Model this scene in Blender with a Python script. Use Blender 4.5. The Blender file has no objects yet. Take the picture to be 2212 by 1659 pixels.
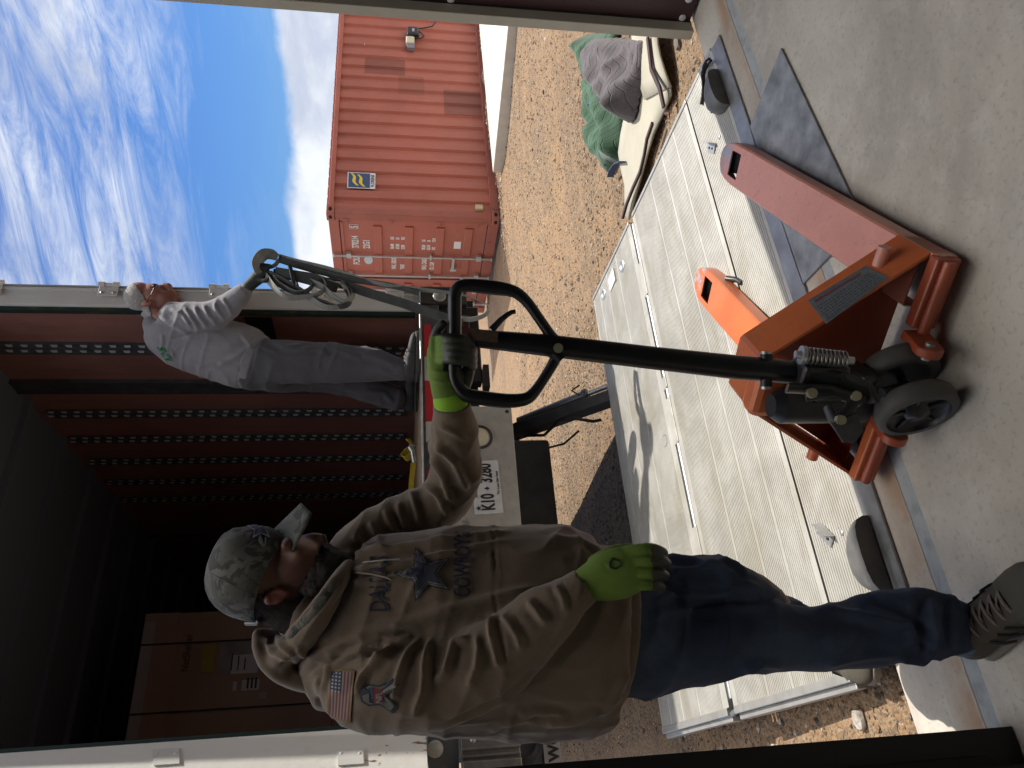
import bpy, bmesh, math, random
import numpy as np
from mathutils import Vector, Matrix, noise
from mathutils.bvhtree import BVHTree
R = math.radians
SC = bpy.context.scene
COL = SC.collection
random.seed(7)
# ------------------------------------------------------------------ camera (phone held sideways: picture is rolled 90 degrees)
F, TH, YAW, CH = 1600.0, R(8.8), R(30.0), 1.4      # focal in px of a 2212 px wide picture, pitch, heading, eye height
RT = Vector((math.cos(YAW), -math.sin(YAW), 0))
FH = Vector((math.sin(YAW), math.cos(YAW), 0))
FW = FH*math.cos(TH) - Vector((0, 0, 1))*math.sin(TH)
UP = FH*math.sin(TH) + Vector((0, 0, 1))*math.cos(TH)
EYE = Vector((0, 0, CH))
cd = bpy.data.cameras.new('camera'); cam = bpy.data.objects.new('camera', cd); COL.objects.link(cam)
cd.sensor_width = 36; cd.lens = F/2212*36; cd.clip_start = .05; cd.clip_end = 3000
m = Matrix((( -UP.x, RT.x, -FW.x, 0), (-UP.y, RT.y, -FW.y, 0), (-UP.z, RT.z, -FW.z, CH), (0, 0, 0, 1)))
cam.matrix_world = m
SC.camera = cam
# ------------------------------------------------------------------ sun, sky, exposure
SUN_EL, SUN_AZ = R(60), R(3.5)                      # azimuth measured from +X towards +Y
S = Vector((math.cos(SUN_EL)*math.cos(SUN_AZ), math.cos(SUN_EL)*math.sin(SUN_AZ), math.sin(SUN_EL)))
sd = bpy.data.lights.new('sun', 'SUN'); sun = bpy.data.objects.new('sun', sd); COL.objects.link(sun)
sd.energy = 2.05; sd.angle = R(.53); sd.color = (1, .955, .88)
sun.rotation_euler = S.to_track_quat('Z', 'Y').to_euler(); sun.location = (8, 0, 12)
SC.view_settings.view_transform = 'Standard'; SC.view_settings.look = 'None'
SC.view_settings.exposure = 1.42; SC.view_settings.gamma = 1
W = bpy.data.worlds.new('World'); SC.world = W; W.use_nodes = True
def world():
    nt = W.node_tree; nt.nodes.clear(); N = nt.nodes.new; L = nt.links.new
    out = N('ShaderNodeOutputWorld'); bg = N('ShaderNodeBackground'); L(bg.outputs[0], out.inputs[0])
    sky = N('ShaderNodeTexSky'); sky.sky_type = 'NISHITA'; sky.sun_disc = False
    sky.sun_elevation = SUN_EL; sky.sun_rotation = math.pi/2 - SUN_AZ; sky.air_density = 1.25; sky.dust_density = .4; sky.ozone_density = 2.2
    tc = N('ShaderNodeTexCoord'); sp = N('ShaderNodeSeparateXYZ'); L(tc.outputs['Generated'], sp.inputs[0])
    def M(op, a, b=None, c=None):
        n = N('ShaderNodeMath'); n.operation = op
        for i, v in enumerate((a, b, c)):
            if v is None: continue
            if isinstance(v, (int, float)): n.inputs[i].default_value = v
            else: L(v, n.inputs[i])
        return n.outputs[0]
    def ramp(v, a, b):
        n = N('ShaderNodeMapRange'); n.interpolation_type = 'SMOOTHSTEP'; L(v, n.inputs[0])
        n.inputs[1].default_value = a; n.inputs[2].default_value = b; return n.outputs[0]
    az = M('ARCTAN2', sp.outputs[0], sp.outputs[1])          # heading from +Y
    el = M('ARCSINE', sp.outputs[2])
    def nz(sx, sy, sc, det, dist, off, rough=.55):
        cb = N('ShaderNodeCombineXYZ')
        tilt = M('ADD', M('MULTIPLY', el, sy), M('MULTIPLY', az, -.10*sy))
        L(M('ADD', M('MULTIPLY', az, sx), off), cb.inputs[0]); L(tilt, cb.inputs[1]); cb.inputs[2].default_value = off
        n = N('ShaderNodeTexNoise'); n.inputs['Scale'].default_value = sc; n.inputs['Detail'].default_value = det
        n.inputs['Distortion'].default_value = dist; n.inputs['Roughness'].default_value = rough; L(cb.outputs[0], n.inputs[0]); return n.outputs[0]
    big = nz(.9, 3.4, 1.7, 5, .6, 3.1)
    fine = nz(1.5, 9.0, 3.1, 14, .9, 7.7, .72)
    wisp = ramp(M('ADD', M('MULTIPLY', big, .62), M('MULTIPLY', fine, .5)), .47, .69)
    high = ramp(el, .17, .33)
    wisp = M('MULTIPLY', wisp, M('ADD', M('MULTIPLY', high, .92), .06))
    veil = M('MULTIPLY', ramp(el, .34, .62), .34)
    bankn = nz(1.0, 1.6, 4.2, 9, .2, 1.3)
    bank = ramp(M('ADD', M('MULTIPLY', el, -1.0), M('MULTIPLY', bankn, .085)), -.096, -.076)
    cloud = M('MAXIMUM', M('MAXIMUM', wisp, veil), bank)
    mix = N('ShaderNodeMix'); mix.data_type = 'RGBA'; L(cloud, mix.inputs[0])
    tint = N('ShaderNodeMix'); tint.data_type = 'RGBA'; tint.blend_type = 'MULTIPLY'; tint.inputs[0].default_value = 1
    L(sky.outputs[0], tint.inputs[6]); tint.inputs[7].default_value = (.10, .165, .275, 1)
    L(tint.outputs[2], mix.inputs[6])
    shade = nz(2.0, 3.0, 3.0, 6, .3, 9.2)
    cc = N('ShaderNodeMix'); cc.data_type = 'RGBA'; L(ramp(shade, .35, .65), cc.inputs[0])
    cc.inputs[6].default_value = (1.5, 1.66, 2.05, 1); cc.inputs[7].default_value = (2.5, 2.6, 2.75, 1)
    # unseen bright cloud added overhead and behind the viewer to fill the shade
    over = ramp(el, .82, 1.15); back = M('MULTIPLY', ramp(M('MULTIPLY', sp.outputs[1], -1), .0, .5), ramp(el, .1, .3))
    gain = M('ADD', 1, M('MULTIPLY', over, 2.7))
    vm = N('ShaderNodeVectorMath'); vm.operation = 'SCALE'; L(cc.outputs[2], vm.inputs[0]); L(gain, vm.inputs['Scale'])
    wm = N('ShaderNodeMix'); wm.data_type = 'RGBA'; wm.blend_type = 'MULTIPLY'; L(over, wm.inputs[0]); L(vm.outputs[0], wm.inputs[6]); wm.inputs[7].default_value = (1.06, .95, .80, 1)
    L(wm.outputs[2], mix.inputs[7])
    for l in list(nt.links):
        if l.to_socket == mix.inputs[0]: nt.links.remove(l)
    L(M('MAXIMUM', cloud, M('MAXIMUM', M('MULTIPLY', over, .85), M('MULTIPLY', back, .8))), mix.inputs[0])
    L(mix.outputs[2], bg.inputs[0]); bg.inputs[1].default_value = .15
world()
# ------------------------------------------------------------------ helpers
def px(x, y, d):
    """point seen at picture position (x, y) of the 2212x1659 view, d metres in front of the eye"""
    return EYE + RT*((1659-y-829.5)/F*d) - UP*((x-1106)/F*d) + FW*d
def pray(x, y): return (px(x, y, 1)-EYE)
def pz(x, y, z):
    r = pray(x, y); return EYE + r*((z-CH)/r.z)
def pb(x, y, b):
    r = pray(x, y); return EYE + r*(b/r.y)
def proj(P):
    P = np.asarray(P, float) - np.array(EYE)
    f = P @ np.array(FW); r = P @ np.array(RT); u = P @ np.array(UP)
    return 1106 - u/f*F, 829.5 - r/f*F, f
def ent(n): return n
class MB:
    def __init__(s): s.v = []; s.f = []; s.s = []
    def add(s, vs, fs, smooth=False):
        o = len(s.v); s.v += [tuple(v) for v in vs]
        for f in fs: s.f.append([i+o for i in f]); s.s.append(smooth)
        return s
    def box(s, a, b, M=None, bev=0):
        x0, y0, z0 = a; x1, y1, z1 = b
        if x0 > x1: x0, x1 = x1, x0
        if y0 > y1: y0, y1 = y1, y0
        if z0 > z1: z0, z1 = z1, z0
        if bev:
            t = bmesh.new(); bmesh.ops.create_cube(t, size=1)
            bmesh.ops.transform(t, matrix=Matrix.Translation(((x0+x1)/2, (y0+y1)/2, (z0+z1)/2)) @ Matrix.Diagonal((x1-x0, y1-y0, z1-z0, 1)), verts=t.verts)
            bmesh.ops.bevel(t, geom=t.edges[:], offset=bev, segments=2, affect='EDGES', profile=.5)
            vs = [v.co.copy() for v in t.verts]; fs = [[v.index for v in f.verts] for f in t.faces]; t.free()
        else:
            vs = [Vector(p) for p in ((x0,y0,z0),(x1,y0,z0),(x1,y1,z0),(x0,y1,z0),(x0,y0,z1),(x1,y0,z1),(x1,y1,z1),(x0,y1,z1))]
            fs = [(0,3,2,1),(4,5,6,7),(0,1,5,4),(1,2,6,5),(2,3,7,6),(3,0,4,7)]
        if M is not None: vs = [M @ v for v in vs]
        return s.add(vs, fs)
    def prism(s, poly, h0, h1, axis='z', M=None):
        n = len(poly)
        def P(p, h):
            v = {'z': (p[0], p[1], h), 'x': (h, p[0], p[1]), 'y': (p[0], h, p[1])}[axis]
            v = Vector(v); return M @ v if M is not None else v
        vs = [P(p, h0) for p in poly] + [P(p, h1) for p in poly]
        fs = [list(range(n))[::-1], list(range(n, 2*n))] + [(i, (i+1) % n, n+(i+1) % n, n+i) for i in range(n)]
        return s.add(vs, fs)
    def tube(s, pts, r, seg=12, closed=False, flat=None, up=None, cap=True, smooth=True):
        """round (or elliptic, flat=second radius) tube along 3-D points; r number or list"""
        pts = [Vector(p) for p in pts]; n = len(pts)
        rs = r if isinstance(r, (list, tuple)) else [r]*n
        fl = flat if isinstance(flat, (list, tuple)) else [flat]*n
        rings = []; prev = None
        for i in range(n):
            a = pts[(i-1) % n] if (closed or i > 0) else pts[i]
            b = pts[(i+1) % n] if (closed or i < n-1) else pts[i]
            t = (b-a).normalized()
            if up is not None: e2 = Vector(up); e2 = (e2 - t*e2.dot(t)).normalized()
            elif prev is None:
                e2 = Vector((0, 0, 1)) if abs(t.z) < .9 else Vector((1, 0, 0)); e2 = (e2 - t*e2.dot(t)).normalized()
            else: e2 = (prev - t*prev.dot(t)).normalized()
            prev = e2; e1 = t.cross(e2)
            r1 = rs[i]; r2 = fl[i] if fl[i] is not None else r1
            rings.append([pts[i] + e1*(r1*math.cos(2*math.pi*k/seg)) + e2*(r2*math.sin(2*math.pi*k/seg)) for k in range(seg)])
        vs = [v for g in rings for v in g]; fs = []
        m_ = n if closed else n-1
        for i in range(m_):
            j = (i+1) % n
            for k in range(seg):
                fs.append((i*seg+k, i*seg+(k+1) % seg, j*seg+(k+1) % seg, j*seg+k))
        s.add(vs, fs, smooth)
        if cap and not closed:
            s.add(rings[0], [list(range(seg))[::-1]]); s.add(rings[-1], [list(range(seg))])
        return s
    def cyl(s, a, b, r, seg=20, r2=None, smooth=True):
        return s.tube([a, b], [r, r if r2 is None else r2], seg, smooth=smooth)
    def ell(s, c, rad, M=None, seg=24, rings=14):
        vs = []; fs = []
        for i in range(rings+1):
            p = math.pi*i/rings
            for k in range(seg):
                q = 2*math.pi*k/seg
                v = Vector((rad[0]*math.sin(p)*math.cos(q), rad[1]*math.sin(p)*math.sin(q), rad[2]*math.cos(p)))
                vs.append((M @ v if M is not None else v) + Vector(c))
        for i in range(rings):
            for k in range(seg):
                a = i*seg+k; b = i*seg+(k+1) % seg; c2 = b+seg; d = a+seg
                if i == 0: fs.append((a, d, c2))
                elif i == rings-1: fs.append((a, d, b))
                else: fs.append((a, d, c2, b))
        return s.add(vs, fs, True)
    def lathe(s, prof, c, ax, seg=40, smooth=True):
        """prof list of (radius, offset along ax)"""
        ax = Vector(ax).normalized(); e1 = ax.orthogonal().normalized(); e2 = ax.cross(e1); c = Vector(c)
        vs = []; n = len(prof)
        for r, h in prof:
            for k in range(seg):
                q = 2*math.pi*k/seg; vs.append(c + ax*h + (e1*math.cos(q)+e2*math.sin(q))*r)
        fs = [(i*seg+k, i*seg+(k+1) % seg, (i+1)*seg+(k+1) % seg, (i+1)*seg+k) for i in range(n-1) for k in range(seg)]
        return s.add(vs, fs, smooth)
    def ribbon(s, pts, w, th, side):
        """flat strap: pts centre line, side = function(i, t)->unit vector across or a fixed vector"""
        pts = [Vector(p) for p in pts]; n = len(pts); vs = []; fs = []
        for i in range(n):
            t = (pts[min(i+1, n-1)]-pts[max(i-1, 0)]).normalized()
            e = side(i/(n-1), t) if callable(side) else Vector(side)
            e = (e - t*e.dot(t)).normalized(); nn = t.cross(e)
            for a, b in ((-1, -1), (1, -1), (1, 1), (-1, 1)): vs.append(pts[i] + e*(a*w/2) + nn*(b*th/2))
        for i in range(n-1):
            for k in range(4):
                fs.append((i*4+k, i*4+(k+1) % 4, i*4+4+(k+1) % 4, i*4+4+k))
        fs += [(3, 2, 1, 0), (4*n-4, 4*n-3, 4*n-2, 4*n-1)]
        return s.add(vs, fs, False)
    def mesh(s, name, off=(0, 0, 0)):
        me = bpy.data.meshes.new(name); o = Vector(off)
        me.from_pydata([tuple(Vector(v)-o) for v in s.v], [], s.f)
        for p, q in zip(me.polygons, s.s): p.use_smooth = q
        me.update(); bm = bmesh.new(); bm.from_mesh(me); bmesh.ops.recalc_face_normals(bm, faces=bm.faces); bm.to_mesh(me); bm.free()
        return me
def wloc(o):
    v = Vector((0, 0, 0))
    while o is not None: v += o.location; o = o.parent
    return v
def link(name, me, mat, parent=None, loc=None, label=None):
    """me in world coordinates minus loc (or minus the parent's place)"""
    o = bpy.data.objects.new(name, me); COL.objects.link(o)
    if mat is not None and not me.materials: me.materials.append(mat)
    if parent is not None: o.parent = parent
    elif loc is not None: o.location = loc
    if label: o['label'] = label
    return o
def part(name, mb, mat, parent, bev=0, label=None):
    me = mb.mesh(name, wloc(parent)); o = link(name, me, mat, parent, label=label)
    if bev:
        b = o.modifiers.new('b', 'BEVEL'); b.width = bev; b.segments = 2; b.limit_method = 'ANGLE'; b.angle_limit = R(35)
    return o
def thing(name, label, cat, loc, group=None):
    o = bpy.data.objects.new(name, None); COL.objects.link(o); o.location = loc; o.empty_display_size = .1
    o['label'] = label; o['category'] = cat
    if group: o['group'] = group
    return o
def single(name, mb, mat, label, cat, loc, group=None, bev=0):
    me = mb.mesh(name, loc); o = link(name, me, mat, None, loc)
    o['label'] = label; o['category'] = cat
    if group: o['group'] = group
    if bev:
        b = o.modifiers.new('b', 'BEVEL'); b.width = bev; b.segments = 2; b.limit_method = 'ANGLE'
    return o
def struct(name, me, mat, label=None):
    o = link(name, me, mat); o['kind'] = 'structure'
    if label: o['label'] = label
    return o
def textmesh(txt, size, ext=.001, sx=1, align='LEFT', bold=0):
    c = bpy.data.curves.new('t', 'FONT'); c.body = txt; c.size = size; c.extrude = ext; c.align_x = align; c.offset = bold
    c.resolution_u = 3
    o = bpy.data.objects.new('t', c); COL.objects.link(o); bpy.context.view_layer.update()
    me = bpy.data.meshes.new_from_object(o.evaluated_get(bpy.context.evaluated_depsgraph_get()))
    vs = [Vector((v.co.x*sx, v.co.y, v.co.z)) for v in me.vertices]; fs = [list(p.vertices) for p in me.polygons]
    bpy.data.objects.remove(o); bpy.data.curves.remove(c); bpy.data.meshes.remove(me)
    return vs, fs
def text(mb, txt, size, origin, right, up, ext=.001, sx=1, align='LEFT', bold=0):
    vs, fs = textmesh(txt, size, ext, sx, align, bold)
    r = Vector(right).normalized(); u = Vector(up).normalized(); n = r.cross(u); o = Vector(origin)
    mb.add([o + r*v.x + u*v.y + n*v.z for v in vs], fs)
# ------------------------------------------------------------------ materials
def mat(name, col, col2=None, rough=.6, metal=0, scale=8, bump=0, bscale=None, stretch=(1, 1, 1), detail=6, contrast=(.35, .65), spot=None, spec=.5, edge=None, coat=0, sheen=0):
    m = bpy.data.materials.new(name); m.use_nodes = True; nt = m.node_tree; N = nt.nodes.new; L = nt.links.new
    b = nt.nodes['Principled BSDF']; b.inputs['Roughness'].default_value = rough; b.inputs['Metallic'].default_value = metal
    b.inputs['Specular IOR Level'].default_value = spec
    if coat: b.inputs['Coat Weight'].default_value = coat
    if sheen: b.inputs['Sheen Weight'].default_value = sheen; b.inputs['Sheen Roughness'].default_value = .5
    col = (*col, 1)
    tc = N('ShaderNodeTexCoord'); mp = N('ShaderNodeMapping'); L(tc.outputs['Object'], mp.inputs[0]); mp.inputs['Scale'].default_value = stretch
    def noise_(sc, det=detail, ro=.6, dist=0):
        n = N('ShaderNodeTexNoise'); n.inputs['Scale'].default_value = sc; n.inputs['Detail'].default_value = det; n.inputs['Roughness'].default_value = ro
        n.inputs['Distortion'].default_value = dist; L(mp.outputs[0], n.inputs[0]); return n.outputs[0]
    last = None
    if col2 is not None:
        r = N('ShaderNodeMapRange'); L(noise_(scale), r.inputs[0]); r.inputs[1].default_value = contrast[0]; r.inputs[2].default_value = contrast[1]
        mx = N('ShaderNodeMix'); mx.data_type = 'RGBA'; L(r.outputs[0], mx.inputs[0]); mx.inputs[6].default_value = col; mx.inputs[7].default_value = (*col2, 1)
        last = mx.outputs[2]
    if spot is not None:                       # spot = (colour, scale, threshold)
        n = noise_(spot[1], 8, .7, .4); r = N('ShaderNodeMapRange'); L(n, r.inputs[0]); r.inputs[1].default_value = spot[2]; r.inputs[2].default_value = spot[2]+.03
        mx = N('ShaderNodeMix'); mx.data_type = 'RGBA'; L(r.outputs[0], mx.inputs[0]); mx.inputs[7].default_value = (*spot[0], 1)
        if last: L(last, mx.inputs[6])
        else: mx.inputs[6].default_value = col
        last = mx.outputs[2]
    if last: L(last, b.inputs['Base Color'])
    else: b.inputs['Base Color'].default_value = col
    if bump:
        bp = N('ShaderNodeBump'); bp.inputs['Strength'].default_value = 1; bp.inputs['Distance'].default_value = bump
        L(noise_(bscale or scale*6, 8), bp.inputs['Height']); L(bp.outputs[0], b.inputs['Normal'])
    return m
class NT:
    """small helper for hand-made node materials"""
    def __init__(s, name, rough=.7, metal=0):
        s.m = bpy.data.materials.new(name); s.m.use_nodes = True; s.nt = s.m.node_tree; s.b = s.nt.nodes['Principled BSDF']
        s.b.inputs['Roughness'].default_value = rough; s.b.inputs['Metallic'].default_value = metal
        s.tc = s.N('ShaderNodeTexCoord'); s.sp = s.N('ShaderNodeSeparateXYZ'); s.L(s.tc.outputs['Object'], s.sp.inputs[0])
        s.X, s.Y, s.Z = s.sp.outputs
    def N(s, t): return s.nt.nodes.new(t)
    def L(s, a, b): s.nt.links.new(a, b)
    def M(s, op, a, b=None, c=None, clamp=False):
        n = s.N('ShaderNodeMath'); n.operation = op; n.use_clamp = clamp
        for i, v in enumerate((a, b, c)):
            if v is None: continue
            if isinstance(v, (int, float)): n.inputs[i].default_value = v
            else: s.L(v, n.inputs[i])
        return n.outputs[0]
    def step(s, v, a, b):
        n = s.N('ShaderNodeMapRange'); n.interpolation_type = 'SMOOTHSTEP'; s.L(v, n.inputs[0]); n.inputs[1].default_value = a; n.inputs[2].default_value = b; return n.outputs[0]
    def noise(s, sc, det=6, ro=.6, dist=0, stretch=(1, 1, 1), off=0):
        mp = s.N('ShaderNodeMapping'); s.L(s.tc.outputs['Object'], mp.inputs[0]); mp.inputs['Scale'].default_value = stretch; mp.inputs['Location'].default_value = (off, off*.7, off*.3)
        n = s.N('ShaderNodeTexNoise'); n.inputs['Scale'].default_value = sc; n.inputs['Detail'].default_value = det; n.inputs['Roughness'].default_value = ro
        n.inputs['Distortion'].default_value = dist; s.L(mp.outputs[0], n.inputs[0]); return n.outputs[0]
    def vor(s, sc, out='Distance', stretch=(1, 1, 1)):
        mp = s.N('ShaderNodeMapping'); s.L(s.tc.outputs['Object'], mp.inputs[0]); mp.inputs['Scale'].default_value = stretch
        n = s.N('ShaderNodeTexVoronoi'); n.inputs['Scale'].default_value = sc; s.L(mp.outputs[0], n.inputs[0]); return n.outputs[out]
    def mix(s, f, a, b, mode='MIX'):
        n = s.N('ShaderNodeMix'); n.data_type = 'RGBA'; n.blend_type = mode
        if isinstance(f, (int, float)): n.inputs[0].default_value = f
        else: s.L(f, n.inputs[0])
        for i, v in ((6, a), (7, b)):
            if isinstance(v, tuple): n.inputs[i].default_value = (*v, 1)
            else: s.L(v, n.inputs[i])
        return n.outputs[2]
    def base(s, c):
        if isinstance(c, tuple): s.b.inputs['Base Color'].default_value = (*c, 1)
        else: s.L(c, s.b.inputs['Base Color'])
    def bump(s, h, dist):
        bp = s.N('ShaderNodeBump'); bp.inputs['Distance'].default_value = dist; s.L(h, bp.inputs['Height']); s.L(bp.outputs[0], s.b.inputs['Normal'])
black = mat('black_paint', (.012, .012, .014), (.03, .03, .032), .35, 0, 12, .0003, 80)
dark = mat('dark_steel', (.025, .027, .03), (.07, .065, .06), .55, .3, 6, .0006, 40)
rubber = mat('rubber', (.02, .02, .02), (.045, .042, .04), .8, 0, 14, .0006, 90)
alu = mat('aluminium', (.42, .41, .38), (.55, .54, .50), .42, .55, 9, .0006, 60, spot=((.30, .28, .25), 5, .62))
steel = mat('galvanised_steel', (.36, .37, .37), (.52, .53, .53), .4, .7, 20, .0004, 80)
white_paint = mat('white_paint', (.66, .65, .60), (.74, .73, .69), .5, 0, 5, .0005, 30, spot=((.30, .19, .11), 7, .70))
chip = mat('bright_paint', (.75, .74, .72), None, .5)
# ================================================================== ground
def gh(x, y):
    h = -.07 - .13*min(1, max(0, (y-2.3)/5))
    h += .016*noise.noise(Vector((x*.9, y*.9, 3))) + .008*noise.noise(Vector((x*3.1, y*3.1, 1)))
    if y > 7: h += .10*math.exp(-((y-8.36)/.17)**2)*max(0, min(1, (x-8.3)/1.2))*(.7+.6*noise.noise(Vector((x*2.7, y*3, 5)))) 
    if y > 7: h += .05*math.exp(-((y-8.3)/.3)**2)*max(0, min(1, (x-6.6)/.8))
    if y < 2.1: h = min(h, -.10)
    return h
def ground():
    xs = list(np.linspace(-60, -3, 12)) + list(np.arange(-2.8, 6, .07)) + list(np.arange(6, 15, .12)) + list(np.linspace(16, 700, 18))
    ys = list(np.linspace(-60, 1.4, 8)) + list(np.arange(1.6, 5.2, .07)) + list(np.arange(5.2, 11, .11)) + list(np.linspace(12, 900, 24))
    vs = [(x, y, gh(x, y)) for y in ys for x in xs]; n = len(xs)
    fs = [(j*n+i, j*n+i+1, (j+1)*n+i+1, (j+1)*n+i) for j in range(len(ys)-1) for i in range(n-1)]
    me = bpy.data.meshes.new('ground'); me.from_pydata(vs, [], fs)
    for p in me.polygons: p.use_smooth = True
    g = NT('gravel_dirt', .95)
    big = g.step(g.noise(.9, 5, .6, .3), .38, .62); med = g.step(g.noise(5, 6), .35, .65)
    peb = g.vor(48, 'Color'); pd = g.vor(48, 'Distance'); peb2 = g.vor(120, 'Color'); pd2 = g.vor(120)
    sp = g.N('ShaderNodeSeparateColor'); g.L(peb, sp.inputs[0]); sp2 = g.N('ShaderNodeSeparateColor'); g.L(peb2, sp2.inputs[0])
    trk_ = g.step(g.noise(1.1, 5, .6, .6, (.35, 1.6, 1), 6), .45, .62); soil = g.mix(trk_, g.mix(med, (.33, .20, .098), (.25, .148, .074)), g.mix(med, (.22, .14, .075), (.155, .10, .058)))
    gr = g.mix(sp.outputs[0], (.10, .075, .05), (.34, .24, .15))
    gr2 = g.mix(sp2.outputs[1], (.07, .05, .035), (.37, .26, .16))
    c = g.mix(g.M('MULTIPLY', g.step(sp.outputs[1], .35, .6), g.M('ADD', g.M('MULTIPLY', big, .55), .40)), soil, gr)
    c = g.mix(g.M('MULTIPLY', g.step(sp2.outputs[0], .5, .7), .7), c, gr2)
    g.base(c)
    h = g.M('ADD', g.M('MULTIPLY', g.M('SUBTRACT', 1, pd), .7), g.M('MULTIPLY', g.M('SUBTRACT', 1, pd2), .3))
    g.bump(h, .012)
    return struct('ground', me, g.m)
ground()
def gravel():
    mats = []
    for nm, c in (('stone_tan', (.35, .24, .145)), ('stone_grey', (.20, .165, .125)), ('stone_dark', (.08, .062, .05)), ('stone_pale', (.55, .48, .40)), ('soil_clod', (.27, .165, .09))):
        mats.append(mat(nm, c, tuple(v*.75 for v in c), .9, 0, 60, .001, 300))
    rnd = random.Random(3); tv = []; tf = []; mi = []
    base = [Vector(v) for v in ((1,0,0),(-1,0,0),(0,1,0),(0,-1,0),(0,0,1),(0,0,-1))]
    tri = [(0,2,4),(2,1,4),(1,3,4),(3,0,4),(2,0,5),(1,2,5),(3,1,5),(0,3,5)]
    def put(n, x0, x1, y0, y1, r0, r1):
        for _ in range(n):
            x = rnd.uniform(x0, x1); y = rnd.uniform(y0, y1)
            r = r0*(r1/r0)**(rnd.random()**2.2); z = gh(x, y)
            q = rnd.uniform(0, 6.28); cq, sq = math.cos(q), math.sin(q)
            sx, sy, sz = r*rnd.uniform(.8, 1.5), r*rnd.uniform(.7, 1.1), r*rnd.uniform(.45, .8)
            o = len(tv); tx, ty = rnd.uniform(-.3, .3), rnd.uniform(-.3, .3)
            for b in base:
                k = rnd.uniform(.8, 1.15); bx, by, bz = b.x*sx*k, b.y*sy*k, b.z*sz*k
                tv.append((x+bx*cq-by*sq, y+bx*sq+by*cq, z+sz*.25+bz+bx*tx+by*ty))
            m_ = rnd.choices((0, 1, 2, 3, 4), (5, 5, 1.6, 1.3, 3))[0]
            for t in tri: tf.append((t[0]+o, t[1]+o, t[2]+o)); mi.append(m_)
    put(5200, -1.3, .36, 2.1, 4.3, .004, .016)
    put(90, -1.3, .36, 2.1, 3.6, .014, .027)
    put(5500, 2.7, 5.4, 2.12, 4.4, .004, .016)
    put(9000, .3, 3.4, 3.9, 6.6, .005, .014)
    put(9000, 3.0, 9, 3.9, 8.3, .006, .016)
    put(500, 3, 9.5, 4, 8.4, .012, .03)
    put(1500, 7, 14, 8.15, 8.5, .01, .035)
    put(4500, .3, 4, 6.5, 10.5, .008, .018)
    me = bpy.data.meshes.new('gravel'); me.from_pydata(tv, [], tf)
    for m_ in mats: me.materials.append(m_)
    me.polygons.foreach_set('material_index', mi); me.update()
    o = link('gravel', me, None); o['kind'] = 'stuff'; o['label'] = 'loose tan and grey gravel scattered over the dirt yard'
gravel()
# a few larger rocks
for i, (x, y, r, lab) in enumerate(((.16, 2.42, .028, 'pale rock lying by the concrete edge at the foot of the near man'), (3.25, 2.62, .026, 'small brown stone in the gravel beside the right end of the lift platform'), (3.42, 2.33, .03, 'dark stone near the right door jamb on the gravel'))):
    mb = MB(); bm = bmesh.new(); bmesh.ops.create_icosphere(bm, subdivisions=2, radius=1)
    for v in bm.verts:
        k = 1+.35*noise.noise(v.co*1.6+Vector((i*5, 0, 0))); v.co = Vector((v.co.x*r*1.3*k, v.co.y*r*k, v.co.z*r*.7*k)) + Vector((x, y, gh(x, y)+r*.3))
    mb.add([v.co.copy() for v in bm.verts], [[v.index for v in f.verts] for f in bm.faces]); bm.free()
    single('rock', mb, mat('rock_%d' % i, ((.55, .50, .44), (.2, .1, .07), (.16, .13, .11))[i], (.2, .16, .13), .9, 0, 30, .002, 90), lab, 'rock', (x, y, gh(x, y)))
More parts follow.
